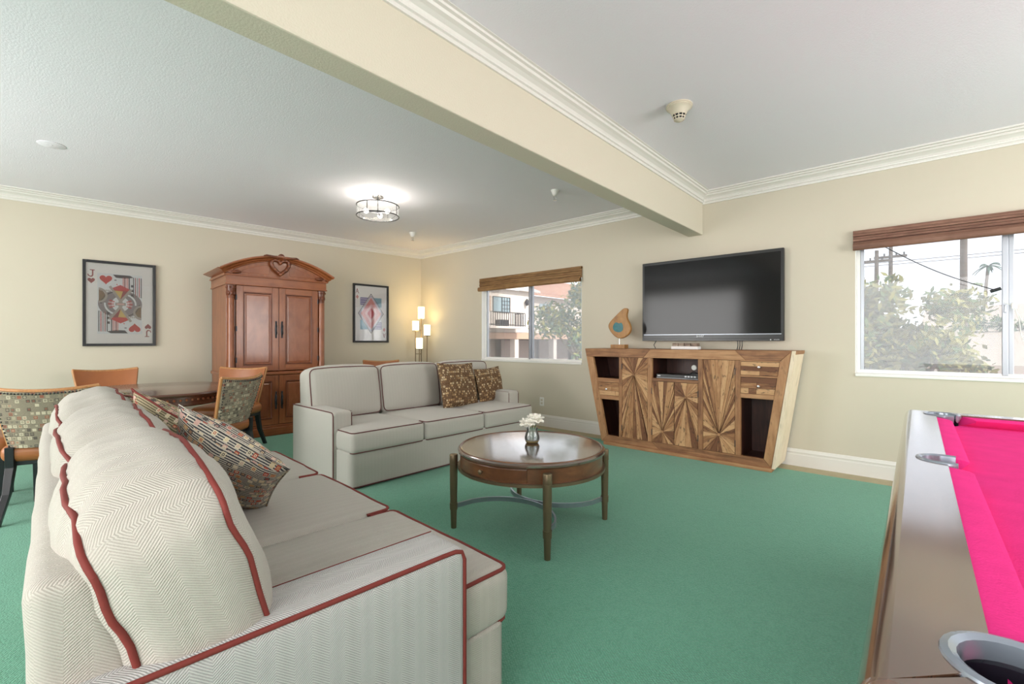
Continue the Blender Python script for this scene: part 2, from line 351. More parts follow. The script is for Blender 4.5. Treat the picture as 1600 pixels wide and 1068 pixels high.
# panes of unseen windows, added in the rear and right walls for light
for i, (nm, bx) in enumerate((('unseen_window_3', (-5.9, YR-.12, .5, -3.3, YR-.10, 2.4)), ('unseen_window_4', (-1.3, YR-.12, .5, 1.7, YR-.10, 2.4)), ('unseen_window_5', (RW+.10, 1.7, .5, RW+.12, 4.2, 2.4)))):
    w = struct(B(*bx).build(nm, 'pane1'))
# beam
BX0, BX1, BZ = -1.855, -1.70, 2.265
struct(B(BX0, YR, BZ, BX1, YB, ZC).build('trim_1', 'beam', bevel=.008)); bpy.data.objects['trim_1']['label'] = 'cream painted ceiling beam running to the back wall'
# crown mouldings: profile (distance from wall, height)
CR = [(0, 2.582), (.012, 2.582), (.014, 2.594), (.010, 2.598), (.010, 2.604), (.022, 2.607), (.024, 2.618), (.018, 2.622), (.026, 2.634), (.046, 2.646), (.066, 2.652), (.072, 2.664), (.068, 2.668), (.084, 2.671), (.088, 2.681), (.082, 2.685), (.098, 2.688), (.098, ZC), (0, ZC)]
def run(prof, p0, p1, nrm):
    return MB().loft([[(p[0]+nrm[0]*d, p[1]+nrm[1]*d, z) for d, z in prof] for p in (p0, p1)])
nA = (math.cos(ANG), math.sin(ANG))
CB = [(d, z+.010) for d, z in CR[:-2]] + [(.098, ZC), (0, ZC)]
for i, (pr, a, b, n) in enumerate(((CR, (XA(YB), YB), (BX0, YB), (0, -1)), (CR, (BX1, YB), (RW, YB), (0, -1)), (CR, (XA(YR), YR), (XA(YB), YB), nA), (CB, (BX1, YR), (BX1, YB), (1, 0)), (CR, (RW, YR), (RW, YB), (-1, 0)))):
    struct(run(pr, a, b, n).build('trim_%d' % (i+2), 'trim'))
BP = [(0, -.012), (.016, -.012), (.016, .092), (.013, .098), (.013, .112), (.017, .116), (.012, .128), (.006, .142), (0, .145)]
for nm, a, b, n in (('baseboard_back', (XA(YB), YB), (RW, YB), (0, -1)), ('baseboard_left', (XA(YR), YR), (XA(YB), YB), nA)):
    struct(run(BP, a, b, n).build(nm, 'trim', smooth=25))
# windows
def window(name, w, panes, blind_mat, blind_label, zb):
    x0, x1, z0, z1 = w; xm = (x0+x1)/2
    root = bpy.data.objects.new(name, None); COL.objects.link(root); root.location = (xm, YB, z0); struct(root)
    def part(mb, nm, mat, **k):
        mb.v = [(a-xm, b-YB, c-z0) for a, b, c in mb.v]; return mb.build(nm, mat, root, **k)
    fy0, fy1 = YB+.075, YB+.125
    part(B(x0, YB-.012, z0-.022, x1, YB+.16, z0+.004), 'window_sill', 'vinyl', bevel=.004)
    part(B(x0+.0065, fy0+.001, z0+.034, x0+.03, fy1, z1-.03), 'jamb', 'vinyl'); part(B(x1-.03, fy0+.001, z0+.034, x1-.0065, fy1, z1-.03), 'jamb', 'vinyl')
    part(B(x0+.0065, fy0, z1-.03, x1-.0065, fy1, z1), 'head', 'vinyl'); part(B(x0+.0065, fy0-.002, z0+.0045, x1-.0065, fy1, z0+.0335), 'bottom_track', 'vinyl')
    part(B(x0, YB+.002, z0+.0045, x0+.006, fy1, z1), 'reveal_liner', 'vinyl'); part(B(x1-.006, YB+.002, z0+.0045, x1, fy1, z1), 'reveal_liner', 'vinyl')
    part(B(xm-.028, fy0-.008, z0+.02, xm+.004, fy0+.022, z1-.02), 'meeting_stile', 'alu', bevel=.003)
    part(B(xm+.006, fy0+.012, z0+.02, xm+.034, fy0+.045, z1-.02), 'meeting_stile', 'alu', bevel=.003)
    part(B(x0+.03, fy0+.004, z0+.03, x0+.056, fy0+.03, z1-.03), 'sash_stile', 'alu', bevel=.003)
    part(B(x1-.056, fy0+.02, z0+.03, x1-.03, fy0+.046, z1-.03), 'sash_stile', 'alu', bevel=.003)
    part(B(x0+.05, fy0+.014, z0+.03, xm-.02, fy0+.019, z1-.03), 'pane', panes[0])
    part(B(xm+.02, fy0+.03, z0+.03, x1-.05, fy0+.035, z1-.03), 'pane', panes[1])
    part(B(xm-.02, fy0-.022, 1.36, xm-.006, fy0-.006, 1.42), 'latch', 'alu', bevel=.003)
    # rolled woven shade
    b = thing('bamboo_shade', blind_label, 'window blind', (xm, YB, z1))
    zlo = zb+.05-z1; nb = 5
    for k in range(nb):
        za, zt_ = zlo+(.012-zlo)*k/nb, zlo+(.012-zlo)*(k+1)/nb-.0025; yo = (.0, .005, .001, .006, .002)[k]
        MB().prism([(-.036-yo, za), (-.033-yo, zt_), (-.012, zt_), (-.012, za)], x0-.012-xm, x1+.012-xm, 'x').build('reed_band', blind_mat, b, bevel=.0015)
    h = (z1-zb)
    for k in range(3):
        zt = -h+.055+k*.012; r = MB()
        r.loft([[(xx, -.040-.012*k+.013*math.cos(a), zt-.012*k+(-.030+.03*math.sin(a))) for a in [2*PI*i/12 for i in range(12)]] for xx in (x0-.010-xm, x1+.010-xm)])
        r.build('fold', blind_mat, b, smooth=50)
    B(x0-.012-xm, -.034, -.012, x1+.012-xm, .0, .016).build('head_rail', blind_mat, b)
    return root
window('window_1', W1, ('pane1', 'pane1s'), 'bamboo', 'golden brown woven bamboo shade rolled up above the window behind the far sofa', 1.905)
window('window_2', W2, ('pane2', 'pane2'), 'bamboo_dark', 'reddish brown woven bamboo shade rolled up above the window over the pool table', 1.93)
# cord and wand on window 2
c = thing('shade_pull_cord', 'black braided blind cord slanting across the window by the pool table', 'blind cord', (-.2, YB-.045, 1.94))
MB().tube([(-.02+(.655)*t, 0, .0-.42*t-.035*math.sin(PI*t)) for t in [i/14 for i in range(15)]], .0035, 6).build('cord', 'black', c, smooth=60)
MB().tube([(.60, 0, -.425), (.655, 0, -.405)], .012, 8).build('toggle', 'black', c, smooth=60)
c = thing('shade_cord_loop', 'white looped cord hanging at the window mullion by the pool table', 'blind cord', (.5, YB-.05, 1.4))
MB().tube([(-.03, 0, .03), (.02, -.005, .0), (.045, 0, -.10), (.055, 0, -.22), (.075, 0, -.27), (.095, 0, -.24), (.085, 0, -.18), (.055, 0, -.10), (.03, 0, -.03), (.02, 0, .01)], .0028, 6).build('cord', 'white', c, smooth=60)
B(.005, -.012, -.02, .035, .0, .025).build('cleat', 'white', c, bevel=.004)

# outlet on the back wall
o = thing('wall_outlet', 'white electrical outlet plate low on the wall beside the far sofa', 'outlet', (-3.845, YB, .32))
B(-.036, -.007, -.058, .036, 0, .058).build('cover_plate', 'white', o, bevel=.003)
for dz in (-.022, .022): B(-.016, -.010, dz-.014, .016, -.006, dz+.014).build('socket', 'almond', o, bevel=.003)

# ------------------------------------------------------------------ ceiling fittings
t = thing('ceiling_light', 'lit semi flush drum light in black wire frame on the left ceiling', 'ceiling light', (-4.31, 2.70, ZC))
MB().lathe([(.001, 0), (.066, 0), (.068, -.008), (.060, -.028), (.001, -.03)], seg=28).build('canopy', 'chrome', t, smooth=40)
MB().tube([(0, 0, -.02), (0, 0, -.19)], .006, 8).build('stem', 'iron', t, smooth=50)
for z in (-.115, -.225): MB().tube([(.218*math.cos(a), .218*math.sin(a), z) for a in [2*PI*i/40 for i in range(40)]], .0055, 8, closed=True).build('hoop', 'black', t, smooth=60)
for k in range(4):
    a = k*PI/2+.5; MB().tube([(.218*math.cos(a), .218*math.sin(a), -.115), (.218*math.cos(a), .218*math.sin(a), -.225)], .004, 6).build('strut', 'black', t, smooth=60)
MB().loft([[(.214*math.cos(2*PI*i/40), .214*math.sin(2*PI*i/40), z) for i in range(40)] for z in (-.118, -.222)], cap=False).build('glass_drum', 'drum_glass', t, smooth=60)
for k in range(3):
    a = k*2*PI/3+.3; d = (math.cos(a), math.sin(a))
    ar_ = MB().tube([(0, 0, -.185), (d[0]*.06, d[1]*.06, -.185), (d[0]*.075, d[1]*.075, -.185)], .008, 8).build('arm', 'iron', t, smooth=60)
    MB().tube([(d[0]*.07, d[1]*.07, -.185), (d[0]*.10, d[1]*.10, -.185)], .014, 10).build('socket', 'iron', ar_, smooth=60)
    MB().sphere((d[0]*.125, d[1]*.125, -.185), .026, 14, 10).build('bulb', 'bulb', t, smooth=80)
light('ceiling_light_glow', 'POINT', (-4.31, 2.70, 2.47), 12, (1, .93, .82), shadow_soft_size=.12)
def sprinkler(name, label, x, y, mat, s=1.0):
    t = thing(name, label, 'sprinkler', (x, y, ZC), group='fire sprinklers on the left ceiling')
    MB().lathe([(.001, 0), (.038*s, 0), (.036*s, -.006), (.026*s, -.03*s), (.020*s, -.045*s), (.012*s, -.05*s), (.001, -.05*s)], seg=20).build('escutcheon', mat, t, smooth=40)
    for sg in (-1, 1): MB().tube([(sg*.01*s, 0, -.048*s), (sg*.012*s, 0, -.065*s), (sg*.003, 0, -.085*s)], .0025, 6).build('yoke_arm', 'chrome', t)
    MB().lathe([(.001, -.083*s), (.016*s, -.085*s), (.016*s, -.089*s), (.001, -.09*s)], seg=14).build('deflector', 'chrome', t)
sprinkler('fire_sprinkler', 'small sprinkler head on the left ceiling close to the beam', -2.80, 3.82, 'white', 1.15)
sprinkler('fire_sprinkler', 'white sprinkler head on the ceiling near the far corner, beyond the drum light', -5.42, 3.96, 'white', 1.3)
t = thing('smoke_detector', 'almond conical smoke detector on the ceiling right of the beam', 'smoke detector', (-1.18, 2.99, ZC))
MB().lathe([(.001, 0), (.082, 0), (.084, -.008), (.078, -.012), (.080, -.018), (.070, -.024), (.055, -.040), (.044, -.060), (.001, -.060)], seg=32).build('base', 'almond', t, smooth=35)
cg = MB()
MB().lathe([(.001, -.06), (.036, -.06), (.028, -.092), (.001, -.096)], seg=24).build('chamber', 'black', t)
for z, r in ((-.062, .0425), (-.078, .036), (-.094, .030)): MB().tube([(r*math.cos(2*PI*i/24), r*math.sin(2*PI*i/24), z) for i in range(24)], .0035, 6, closed=True).build('ring', 'almond', t, smooth=60)
for k in range(10):
    a = 2*PI*k/10; MB().tube([(.0425*math.cos(a), .0425*math.sin(a), -.060), (.030*math.cos(a), .030*math.sin(a), -.095)], .0028, 5).build('rib', 'almond', t)
MB().lathe([(.001, -.108), (.014, -.106), (.029, -.096), (.029, -.093), (.001, -.093)], seg=20).build('cap', 'almond', t, smooth=40)
t = thing('ceiling_cover_plate', 'round white flush cover plate on the far left ceiling', 'cover plate', (-5.13, .29, ZC))
MB().lathe([(.001, 0), (.085, 0), (.085, -.002), (.082, -.0035), (.001, -.004)], seg=36).build('disc', 'ceiling', t, smooth=35)
MB().lathe([(.001, -.003), (.008, -.004), (.007, -.005), (.001, -.0055)], seg=16).build('screw_cap', 'ceiling', t, smooth=35)

# ------------------------------------------------------------------ soft shapes
def fbm(p, s): return noise.noise(Vector(p)*s)
def rbox_fn(sx, sy, sz, r, puff, wob=0.0, seed=0.0, dome=0.0):
    hx, hy, hz = sx/2, sy/2, sz/2
    def dfm(p):
        x, y, z = p; ax, ay, az = min(1, abs(x)/hx), min(1, abs(y)/hy), min(1, abs(z)/hz)
        e = lambda a: max(0.0, 1-a**2.4)
        q = Vector((x+math.copysign(puff[0]*e(ay)*e(az)*ax**2, x), y+math.copysign(puff[1]*e(ax)*e(az)*ay**2, y), z+math.copysign(puff[2]*e(ax)*e(ay)*az**2, z)))
        if dome and z > 0: q.z -= dome*ax**3.2*(z/hz)
        if wob:
            s = Vector((seed, seed*1.7, seed*.3))
            n1 = noise.noise(Vector((x*7, y*9, z*7))+s); n2 = noise.noise(Vector((x*26, y*12, z*20))+s*2)
            n3 = noise.noise(Vector((x*5, y*5, z*5))-s)
            q += Vector((n3*.3, n1, n2*.45))*wob
            if wob > .01 and z > -.3*hz: q += Vector((0, math.copysign(.25, y), .8))*(.0042*math.sin(x*62+9*n3+y*6)*max(0, 1-ax**6)*(.35+abs(n1)))
        return q
    return dfm
def rbox(sx, sy, sz, r, puff=(0,0,0), n=(16,12,10), wob=0, seed=0, dome=0):
    hx, hy, hz = sx/2, sy/2, sz/2; dfm = rbox_fn(sx, sy, sz, r, puff, wob, seed, dome)
    def lin(h, k):
        a = [-h, -h+.3*r, -h+.65*r, -h+r]; m = [(-h+r)+(2*h-2*r)*i/k for i in range(1, k)]; return a+m+[-q for q in a[::-1]]
    gx, gy, gz = lin(hx, n[0]), lin(hy, n[1]), lin(hz, n[2])
    idx = {}; V = []; F = []
    def vid(p):
        k = tuple(round(c, 6) for c in p)
        if k not in idx:
            P = Vector(p); I = Vector((max(-hx+r, min(hx-r, p[0])), max(-hy+r, min(hy-r, p[1])), max(-hz+r, min(hz-r, p[2]))))
            d = P-I
            if d.length > 1e-9: P = I+d.normalized()*r
            idx[k] = len(V); V.append(tuple(dfm(P)))
        return idx[k]
    def face(ga, gb, mk):
        for i in range(len(ga)-1):
            for j in range(len(gb)-1):
                F.append((vid(mk(ga[i], gb[j])), vid(mk(ga[i+1], gb[j])), vid(mk(ga[i+1], gb[j+1])), vid(mk(ga[i], gb[j+1]))))
    for s in (-1, 1):
        face(gx, gy, lambda a, b: (a, b, s*hz)); face(gx, gz, lambda a, b: (a, s*hy, b)); face(gy, gz, lambda a, b: (s*hx, a, b))
    return MB().add(V, F), dfm
def rim(sx, sy, sz, r, axis, side, dfm, pr, m=9, front=None):
    """piping loop around one face of a rounded box"""
    k = .72; h = {'x': (sy/2, sz/2, sx/2), 'y': (sx/2, sz/2, sy/2), 'z': (sx/2, sy/2, sz/2)}[axis]
    A, Bh, Hh = h[0]-r+k*r, h[1]-r+k*r, h[2]-r+k*r+pr*.35; cr = r*k
    pts = []
    for (qx, qy, a0) in ((1, 1, 0), (-1, 1, 90), (-1, -1, 180), (1, -1, 270)):
        for i in range(4):
            a = math.radians(a0+90*i/3); pts.append((qx*(A-cr)+cr*math.cos(a), qy*(Bh-cr)+cr*math.sin(a)))
        n = len(pts); nx = {0: (-(A-cr), Bh), 90: (-A, -(Bh-cr)), 180: (A-cr, -Bh), 270: (A, Bh-cr)}[a0]; p0 = pts[-1]
        for i in range(1, m): pts.append((p0[0]+(nx[0]-p0[0])*i/m, p0[1]+(nx[1]-p0[1])*i/m))
    out = []
    for a, b in pts:
        p = {'x': (side*Hh, a, b), 'y': (a, side*Hh, b), 'z': (a, b, side*Hh)}[axis]; out.append(dfm(Vector(p)))
    if front: out = out[-front[1]:]+out[:4+(m-1)+4+front[0]]
    return MB().tube(out, pr, 7, closed=not front)
def pillow_mesh(w, h, t, seed=0, n=22):
    V = []; F = []
    for s in (1, -1):
        base = len(V)
        for i in range(n+1):
            for j in range(n+1):
                u = -1+2*i/n; v = -1+2*j/n
                pin = 1-.07*(1-u*u)**1.0*abs(v)**3; pin2 = 1-.07*(1-v*v)*abs(u)**3
                th = t/2*((1-abs(u)**2.6)*(1-abs(v)**2.6))**.55
                th *= 1+.18*noise.noise(Vector((u*1.7+seed, v*1.7, seed)))
                V.append((u*w/2*pin2, s*th+(.006*noise.noise(Vector((u*3, v*3, seed+5)))), v*h/2*pin))
        for i in range(n):
            for j in range(n):
                a = base+i*(n+1)+j; F.append((a, a+1, a+n+2, a+n+1))
    return MB().add(V, F)
def pillow(label, w, h, t, loc, yaw, lean, spin, mat, pipe, seed, group):
    root = thing('throw_pillow', label, 'pillow', loc, 0, group)
    root.rotation_euler = (Matrix.Rotation(yaw, 4, 'Z') @ Matrix.Rotation(lean, 4, 'X') @ Matrix.Rotation(spin, 4, 'Y')).to_euler()
    mb = pillow_mesh(w, h, t, seed); o = mb.build('cover', mat, root, smooth=80)
    n = 22; e = []
    for i in range(n+1): e.append(mb.v[i*(n+1)])
    for j in range(1, n+1): e.append(mb.v[n*(n+1)+j])
    for i in range(n-1, -1, -1): e.append(mb.v[i*(n+1)+n])
    for j in range(n-1, 0, -1): e.append(mb.v[j])
    MB().tube(e, .004, 6, closed=True).build('edge_cord', pipe, root, smooth=60)
    return root

# ------------------------------------------------------------------ sofas
def sofa(label, loc, rotz, L, splits, fab, side, pipe, wob, pr, AD=.79, yb=0.0, dome=.01, bpuff=(.018, .042, .022), br=.055):
    R = thing('sofa', label, 'sofa', loc, rotz)
    AW, AH, FD = .17, .58, 1.03
    def cush(name, x0, y0, z0, x1, y1, z1, r, puff, axis, seed, lean=0, n=(14,12,8), w=0, sides=(-1, 1), dm=0, ends=None):
        sx, sy, sz = x1-x0, y1-y0, z1-z0
        mb, dfm = rbox(sx, sy, sz, r, puff, n, w, seed, dm)
        o = mb.build(name, fab, R, smooth=70, loc=((x0+x1)/2, (y0+y1)/2, (z0+z1)/2), rot=(lean, 0, 0))
        for s in sides: rim(sx, sy, sz, r, axis, s, dfm, pr, front=ends).build('piping', pipe, o, smooth=60)
        return o
    # base with rounded front corners
    r = .05; x0, x1 = .03, L-.03
    poly = [(x0, .05)]+[(x1, .05)]+arc(x1-r, FD-.02-r, r, 0, 90, 6)+arc(x0+r, FD-.02-r, r, 90, 180, 6)
    b = MB().prism(poly, .012, .285).build('base', fab, R, smooth=40, bevel=.008)
    MB().tube([(x1+.002, AD, .014)]+[(p[0]*1.0, p[1]+.002, .014) for p in arc(x1-r, FD-.02-r, r, 0, 90, 6)+arc(x0+r, FD-.02-r, r, 90, 180, 6)]+[(x0-.002, AD, .014)], pr*1.1, 6).build('piping', pipe, b, smooth=60)
    # arms
    for s in (0, 1):
        a0, a1 = (0, AW) if s == 0 else (L-AW, L)
        mb, dfm = rbox(AW, AD-yb, AH-.01, .028, (.004, .004, .004), (5, 14, 10))
        a = mb.build('arm', side, R, smooth=60, loc=((a0+a1)/2, (AD+yb)/2, AH/2+.005))
        hx = AW/2-.006; hy = (AD-yb)/2-.006; hz = AH/2-.011
        sg = -1 if s == 0 else 1
        pts = [(sg*hx, -hy+2*hy*i/12, hz) for i in range(12)]+[(sg*hx, hy-.03, hz-.001), (sg*hx, hy-.009, hz-.008), (sg*hx, hy, hz-.03)]+[(sg*hx, hy, hz-.03-(2*hz-.03)*i/10) for i in range(1, 11)]
        MB().tube([dfm(Vector(p)) for p in pts], pr, 7).build('piping', pipe, a, smooth=60)
        pts = [(-sg*hx, hy, hz-.01-i*.03) for i in range(7)]
        MB().tube([dfm(Vector(p)) for p in pts], pr*.8, 7).build('piping', pipe, a, smooth=60)
        MB().tube([dfm(Vector((-sg*hx, -hy+2*hy*i/12, hz))) for i in range(13)], pr*.3, 6).build('seam', pipe, a, smooth=60)
    # back frame: slightly raked
    mb, dfm = rbox(L-.12, .165, .72, .03, (0, .004, .004), (20, 5, 8), .004 if wob else 0, 9.7)
    for i, p in enumerate(mb.v):
        z = p[2]/.72+.5; y = p[1]
        mb.v[i] = (p[0], (y if y < 0 else y-.035*z)-.02*z+.02, p[2])
    mb.build('back_frame', fab, R, smooth=60, loc=(L/2, .085+yb, .40))
    # seat and back cushions
    xs = [.03]+splits+[L-.03]
    for i in range(3):
        cush('seat_cushion', xs[i]+.004, .25, .272, xs[i+1]-.004, FD, .445, .038, (.008, .012, .022), 'z', 2.3*i+1, w=.004 if wob > .01 else .0015, ends=(3 if i == 0 else 1, 3 if i == 2 else 1))
        e0 = .015 if i == 0 else xs[i]+.003; e1 = L-.028 if i == 2 else xs[i+1]-.003
        cush('back_cushion', e0, (.10 if not yb else .075), .43, e1, (.315 if not yb else .30), .905, br, bpuff, 'y', 1.9*i+(4 if wob > .01 else 7), lean=math.radians(9.5 if not yb else 17), n=(34 if wob > .01 else 18, 8, 20), w=wob, dm=dome)
    return R
sofa('oatmeal herringbone sofa with red piping in the foreground, its back toward the dining table', (-3.2, .174, 0), math.radians(-3.2), 2.22, [.75, 1.48], 'sofa', 'sofa_side', 'piping', .014, .0062, .82, -.03, .085, (.012, .055, .03), .06)
sofa('pale grey three seat sofa with dark piping beneath the window, facing the coffee table', (-4.215, 3.995, 0), math.radians(-91.2), 2.21, [.76, 1.485], 'sofa2', 'sofa2', 'piping2', .005, .0045)
G1 = 'patterned pillows on the near sofa'
pillow('multicoloured square patterned pillow nearest the camera on the red piped sofa', .43, .43, .16, (-1.985, .585, .68), math.radians(24), math.radians(36), math.radians(44), 'pillow', 'pillow', 1.3, G1)
pillow('olive square patterned pillow in the middle of the row on the red piped sofa', .43, .43, .16, (-2.40, .54, .70), math.radians(16), math.radians(32), math.radians(32), 'pillow_olive', 'piping', 2.9, G1)
pillow('olive patterned pillow at the far end of the red piped sofa, mostly hidden', .44, .42, .15, (-2.72, .47, .72), math.radians(8), math.radians(24), math.radians(2), 'pillow_olive', 'piping', 4.1, G1)
G2 = 'brown pillows on the far sofa'
pillow('large brown square patterned pillow leaning in front on the grey sofa', .55, .48, .17, (-3.70, 3.30, .675), math.radians(-84), math.radians(14), math.radians(-2), 'pillow_brown', 'pillow_brown', 6.2, G2)
pillow('smaller brown square patterned pillow behind, beside the window end arm of the grey sofa', .46, .40, .15, (-3.72, 3.80, .64), math.radians(-84), math.radians(12), math.radians(2), 'pillow_brown', 'pillow_brown', 7.7, G2)

# ------------------------------------------------------------------ coffee table
t = thing('coffee_table', 'round walnut drum coffee table on four bronze legs', 'coffee table', (-1.825, 2.235, 0), math.radians(4.5))
RT = .455
MB().lathe([(.001, .380), (RT-.012, .380), (RT-.012, .470), (.001, .470)], seg=72).build('drum', 'ct_side', t, smooth=40)
MB().lathe([(RT-.03, .368), (RT+.004, .368), (RT+.004, .384), (RT-.03, .384), (RT-.03, .368)], seg=72, cap=False).build('lower_band', 'bronze', t, smooth=40)
MB().lathe([(.001, .466), (RT-.004, .466), (RT+.004, .474), (RT+.004, .484), (RT-.006, .492), (RT-.03, .494), (.001, .494)], seg=72).build('table_top', 'ct_top', t, smooth=40)
MB().tube([((RT-.012)*math.cos(2*PI*i/72), (RT-.012)*math.sin(2*PI*i/72), .492) for i in range(72)], .006, 8, closed=True).build('rim', 'ct_side', t, smooth=60)
def arcshell(r0, r1, a0, a1, z0, z1, n=20):
    return MB().prism(arc(0, 0, r1, a0, a1, n)+arc(0, 0, r0, a1, a0, n), z0, z1)
dr = arcshell(RT-.03, RT-.004, -126, -58, .392, .462).build('drawer', 'ct_side', t, bevel=.003); dr['label'] = 'curved drawer front with bronze knob'
a = math.radians(-92); MB().lathe([(.001, 0), (.005, 0), (.005, .012), (.012, .016), (.013, .022), (.006, .028), (.001, .028)], seg=14).build('knob', 'bronze', dr, smooth=50, loc=((RT-.005)*math.cos(a), (RT-.005)*math.sin(a), .427), rot=(PI/2, 0, a+PI/2))
arcshell(RT-.03, RT-.004, 54, 122, .392, .462).build('drawer', 'ct_side', t, bevel=.003)
for k in range(4):
    a = math.radians(-45+90*k); x, y = .483*math.cos(a), .483*math.sin(a)
    lg = MB().lathe([(.001, 0), (.015, 0), (.017, .002), (.021, .15), (.024, .30), (.024, .395), (.025, .40), (.025, .448), (.023, .452), (.001, .452)], seg=20).build('leg', 'bronze', t, smooth=35, loc=(x, y, 0))
    MB().lathe([(.019, .115), (.0235, .115), (.0245, .155), (.020, .155), (.019, .115)], seg=20, cap=False).build('collar', 'bronze', lg, smooth=35)
    MB().lathe([(.0235, .388), (.0262, .388), (.0262, .396), (.0235, .396), (.0235, .388)], seg=20, cap=False).build('collar', 'bronze', lg, smooth=35)
# two bowed stretchers, each joining two neighbouring legs and meeting at the centre
def bow(sg):
    pts = []
    for i in range(25):
        s_ = -1+2*i/24; pts.append((.335*s_, sg*(.345-.335*(1-s_*s_)**.5 if True else 0), .135))
    m = MB(); rings = []
    for i, p in enumerate(pts):
        q0 = Vector(pts[max(0, i-1)]); q1 = Vector(pts[min(24, i+1)]); tn = (q1-q0).normalized(); nn = Vector((-tn.y, tn.x, 0))
        P = Vector(p); rings.append([tuple(P+nn*.005+Vector((0,0,.014))), tuple(P-nn*.005+Vector((0,0,.014))), tuple(P-nn*.005-Vector((0,0,.014))), tuple(P+nn*.005-Vector((0,0,.014)))])
    return m.loft(rings)
for sg in (-1, 1): bow(sg).build('stretcher', 'steel', t)
# vase and blossoms
VX, VY, VZ = -1.86, 2.29, .4945
t = thing('glass_vase', 'small clear glass vase with amber base on the coffee table', 'vase', (VX, VY, VZ))
MB().lathe([(.030, 0), (.040, .004), (.047, .020), (.048, .035), (.042, .060), (.034, .078), (.035, .088), (.038, .094), (.036, .094), (.032, .080), (.040, .058), (.045, .034), (.043, .018), (.030, .008)], seg=32, cap=False).build('body', 'vase_glass', t, smooth=60)
MB().lathe([(.001, .001), (.030, .001), (.040, .006), (.043, .014), (.001, .015)], seg=28).build('base', M['pollen'], t, smooth=40)
MB().lathe([(.001, .016), (.043, .016), (.0445, .030), (.043, .042), (.001, .042)], seg=28).build('water', glass('vase_water', (.93, .96, .97), .06, .05), t, smooth=40)
fl = [(-.036, -.020, .108, .040, 'front left'), (.004, -.030, .118, .036, 'front'), (.030, .012, .135, .044, 'right'), (-.012, .020, .138, .036, 'back')]
LB = ['white blossom at the left of the bunch in the glass vase', 'white blossom with amber centre at the front of the vase', 'largest white blossom at the right of the bunch in the glass vase', 'white blossom at the back of the bunch in the glass vase']
for k, (dx, dy, dz, r, _) in enumerate(fl):
    f = thing('white_blossom', LB[k], 'flower', (VX, VY, VZ+.012), group='white blossoms in the glass vase')
    MB().tube([(dx*.2, dy*.2, .008), (dx*.35, dy*.35, .05), (dx*.8, dy*.8, dz-.015-.012)], .0028, 6).build('stem', 'stem', f, smooth=60)
    MB().sphere((dx, dy, dz), .009, 8, 6).build('centre', 'pollen', f, smooth=80)
    for ring, (cnt, tilt, sc) in enumerate(((7, -.25, .95), (7, .35, 1.0), (6, .95, .85))):
        for q in range(cnt):
            a = 2*PI*q/cnt+ring*.5+k; m = MB(); rings = []
            for i in range(5):
                s_ = i/4; w_ = r*sc*.62*math.sin(PI*(.12+.78*s_)); d_ = r*sc*1.15*s_; row = []
                for j in range(5):
                    c_ = -1+j/2; zz = d_*math.sin(tilt)+.35*w_*c_*c_+.004*math.sin(5*c_+q)
                    row.append((d_*math.cos(tilt), w_*c_, zz))
                rings.append(row)
            m.loft(rings, cap=False, closed=False); o = m.build('petal', 'petal', f, smooth=80, loc=(dx, dy, dz), rot=(random.uniform(-.2, .2), 0, a))
            sd = o.modifiers.new('s', 'SOLIDIFY'); sd.thickness = .0015

# ------------------------------------------------------------------ television cabinet
CF = 4.50; CBK = 4.915
cab = thing('media_cabinet', 'rustic reclaimed wood media cabinet with slanted sides and starburst doors', 'cabinet', (-1.83, CF, 0))
def cp(mb, name, mat, parent=None, **k):
    mb.v = [(a+1.83, b-CF, c_) for a, b, c_ in mb.v]; return mb.build(name, mat, parent or cab, **k)
# outer slant: left x at height z, right x at height z
lx = lambda z: -2.655-.215*(z-.03)/1.03; rx = lambda z: -.935+.155*(z-.03)/1.03
# shell behind the face
def slab(xa, xb, z0, z1, y0, y1): return MB().prism([(xa(z0), z0), (xb(z0), z0), (xb(z1), z1), (xa(z1), z1)], y0, y1, 'y')
cp(slab(lx, lambda z: lx(z)+.03, .03, 1.03, CF+.03, CBK), 'side_panel', 'rustic_v')
cp(slab(lambda z: rx(z)-.03, rx, .03, 1.03, CF+.03, CBK), 'side_panel', 'rustic_pale')
cp(slab(lambda z: rx(z)-.025, lambda z: rx(z)+.002, .03, 1.062, CF-.002, CF+.03), 'edge_strip', 'rustic_pale')
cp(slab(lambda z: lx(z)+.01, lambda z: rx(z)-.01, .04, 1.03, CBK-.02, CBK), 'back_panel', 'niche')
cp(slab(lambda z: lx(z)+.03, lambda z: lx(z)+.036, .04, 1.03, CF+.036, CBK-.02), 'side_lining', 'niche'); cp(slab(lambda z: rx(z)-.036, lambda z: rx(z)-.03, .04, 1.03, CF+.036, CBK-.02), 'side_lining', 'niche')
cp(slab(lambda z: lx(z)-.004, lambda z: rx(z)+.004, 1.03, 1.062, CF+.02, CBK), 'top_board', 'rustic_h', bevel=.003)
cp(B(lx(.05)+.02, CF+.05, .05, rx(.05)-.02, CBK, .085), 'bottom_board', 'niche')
cp(B(-2.62, CF-.02, 0, -.955, CBK-.05, .032), 'plinth', 'rustic_h', bevel=.004)
# interior dividers and shelves (dark)
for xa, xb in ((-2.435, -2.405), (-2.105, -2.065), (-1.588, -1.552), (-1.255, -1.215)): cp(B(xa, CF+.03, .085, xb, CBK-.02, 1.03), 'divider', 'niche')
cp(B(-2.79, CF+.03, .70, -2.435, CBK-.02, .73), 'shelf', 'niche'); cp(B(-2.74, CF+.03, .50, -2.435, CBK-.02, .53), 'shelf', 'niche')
cp(B(-2.065, CF+.03, .735, -1.588, CBK-.02, .762), 'shelf', 'niche'); cp(B(-1.215, CF+.03, .635, -.90, CBK-.02, .665), 'shelf', 'niche')
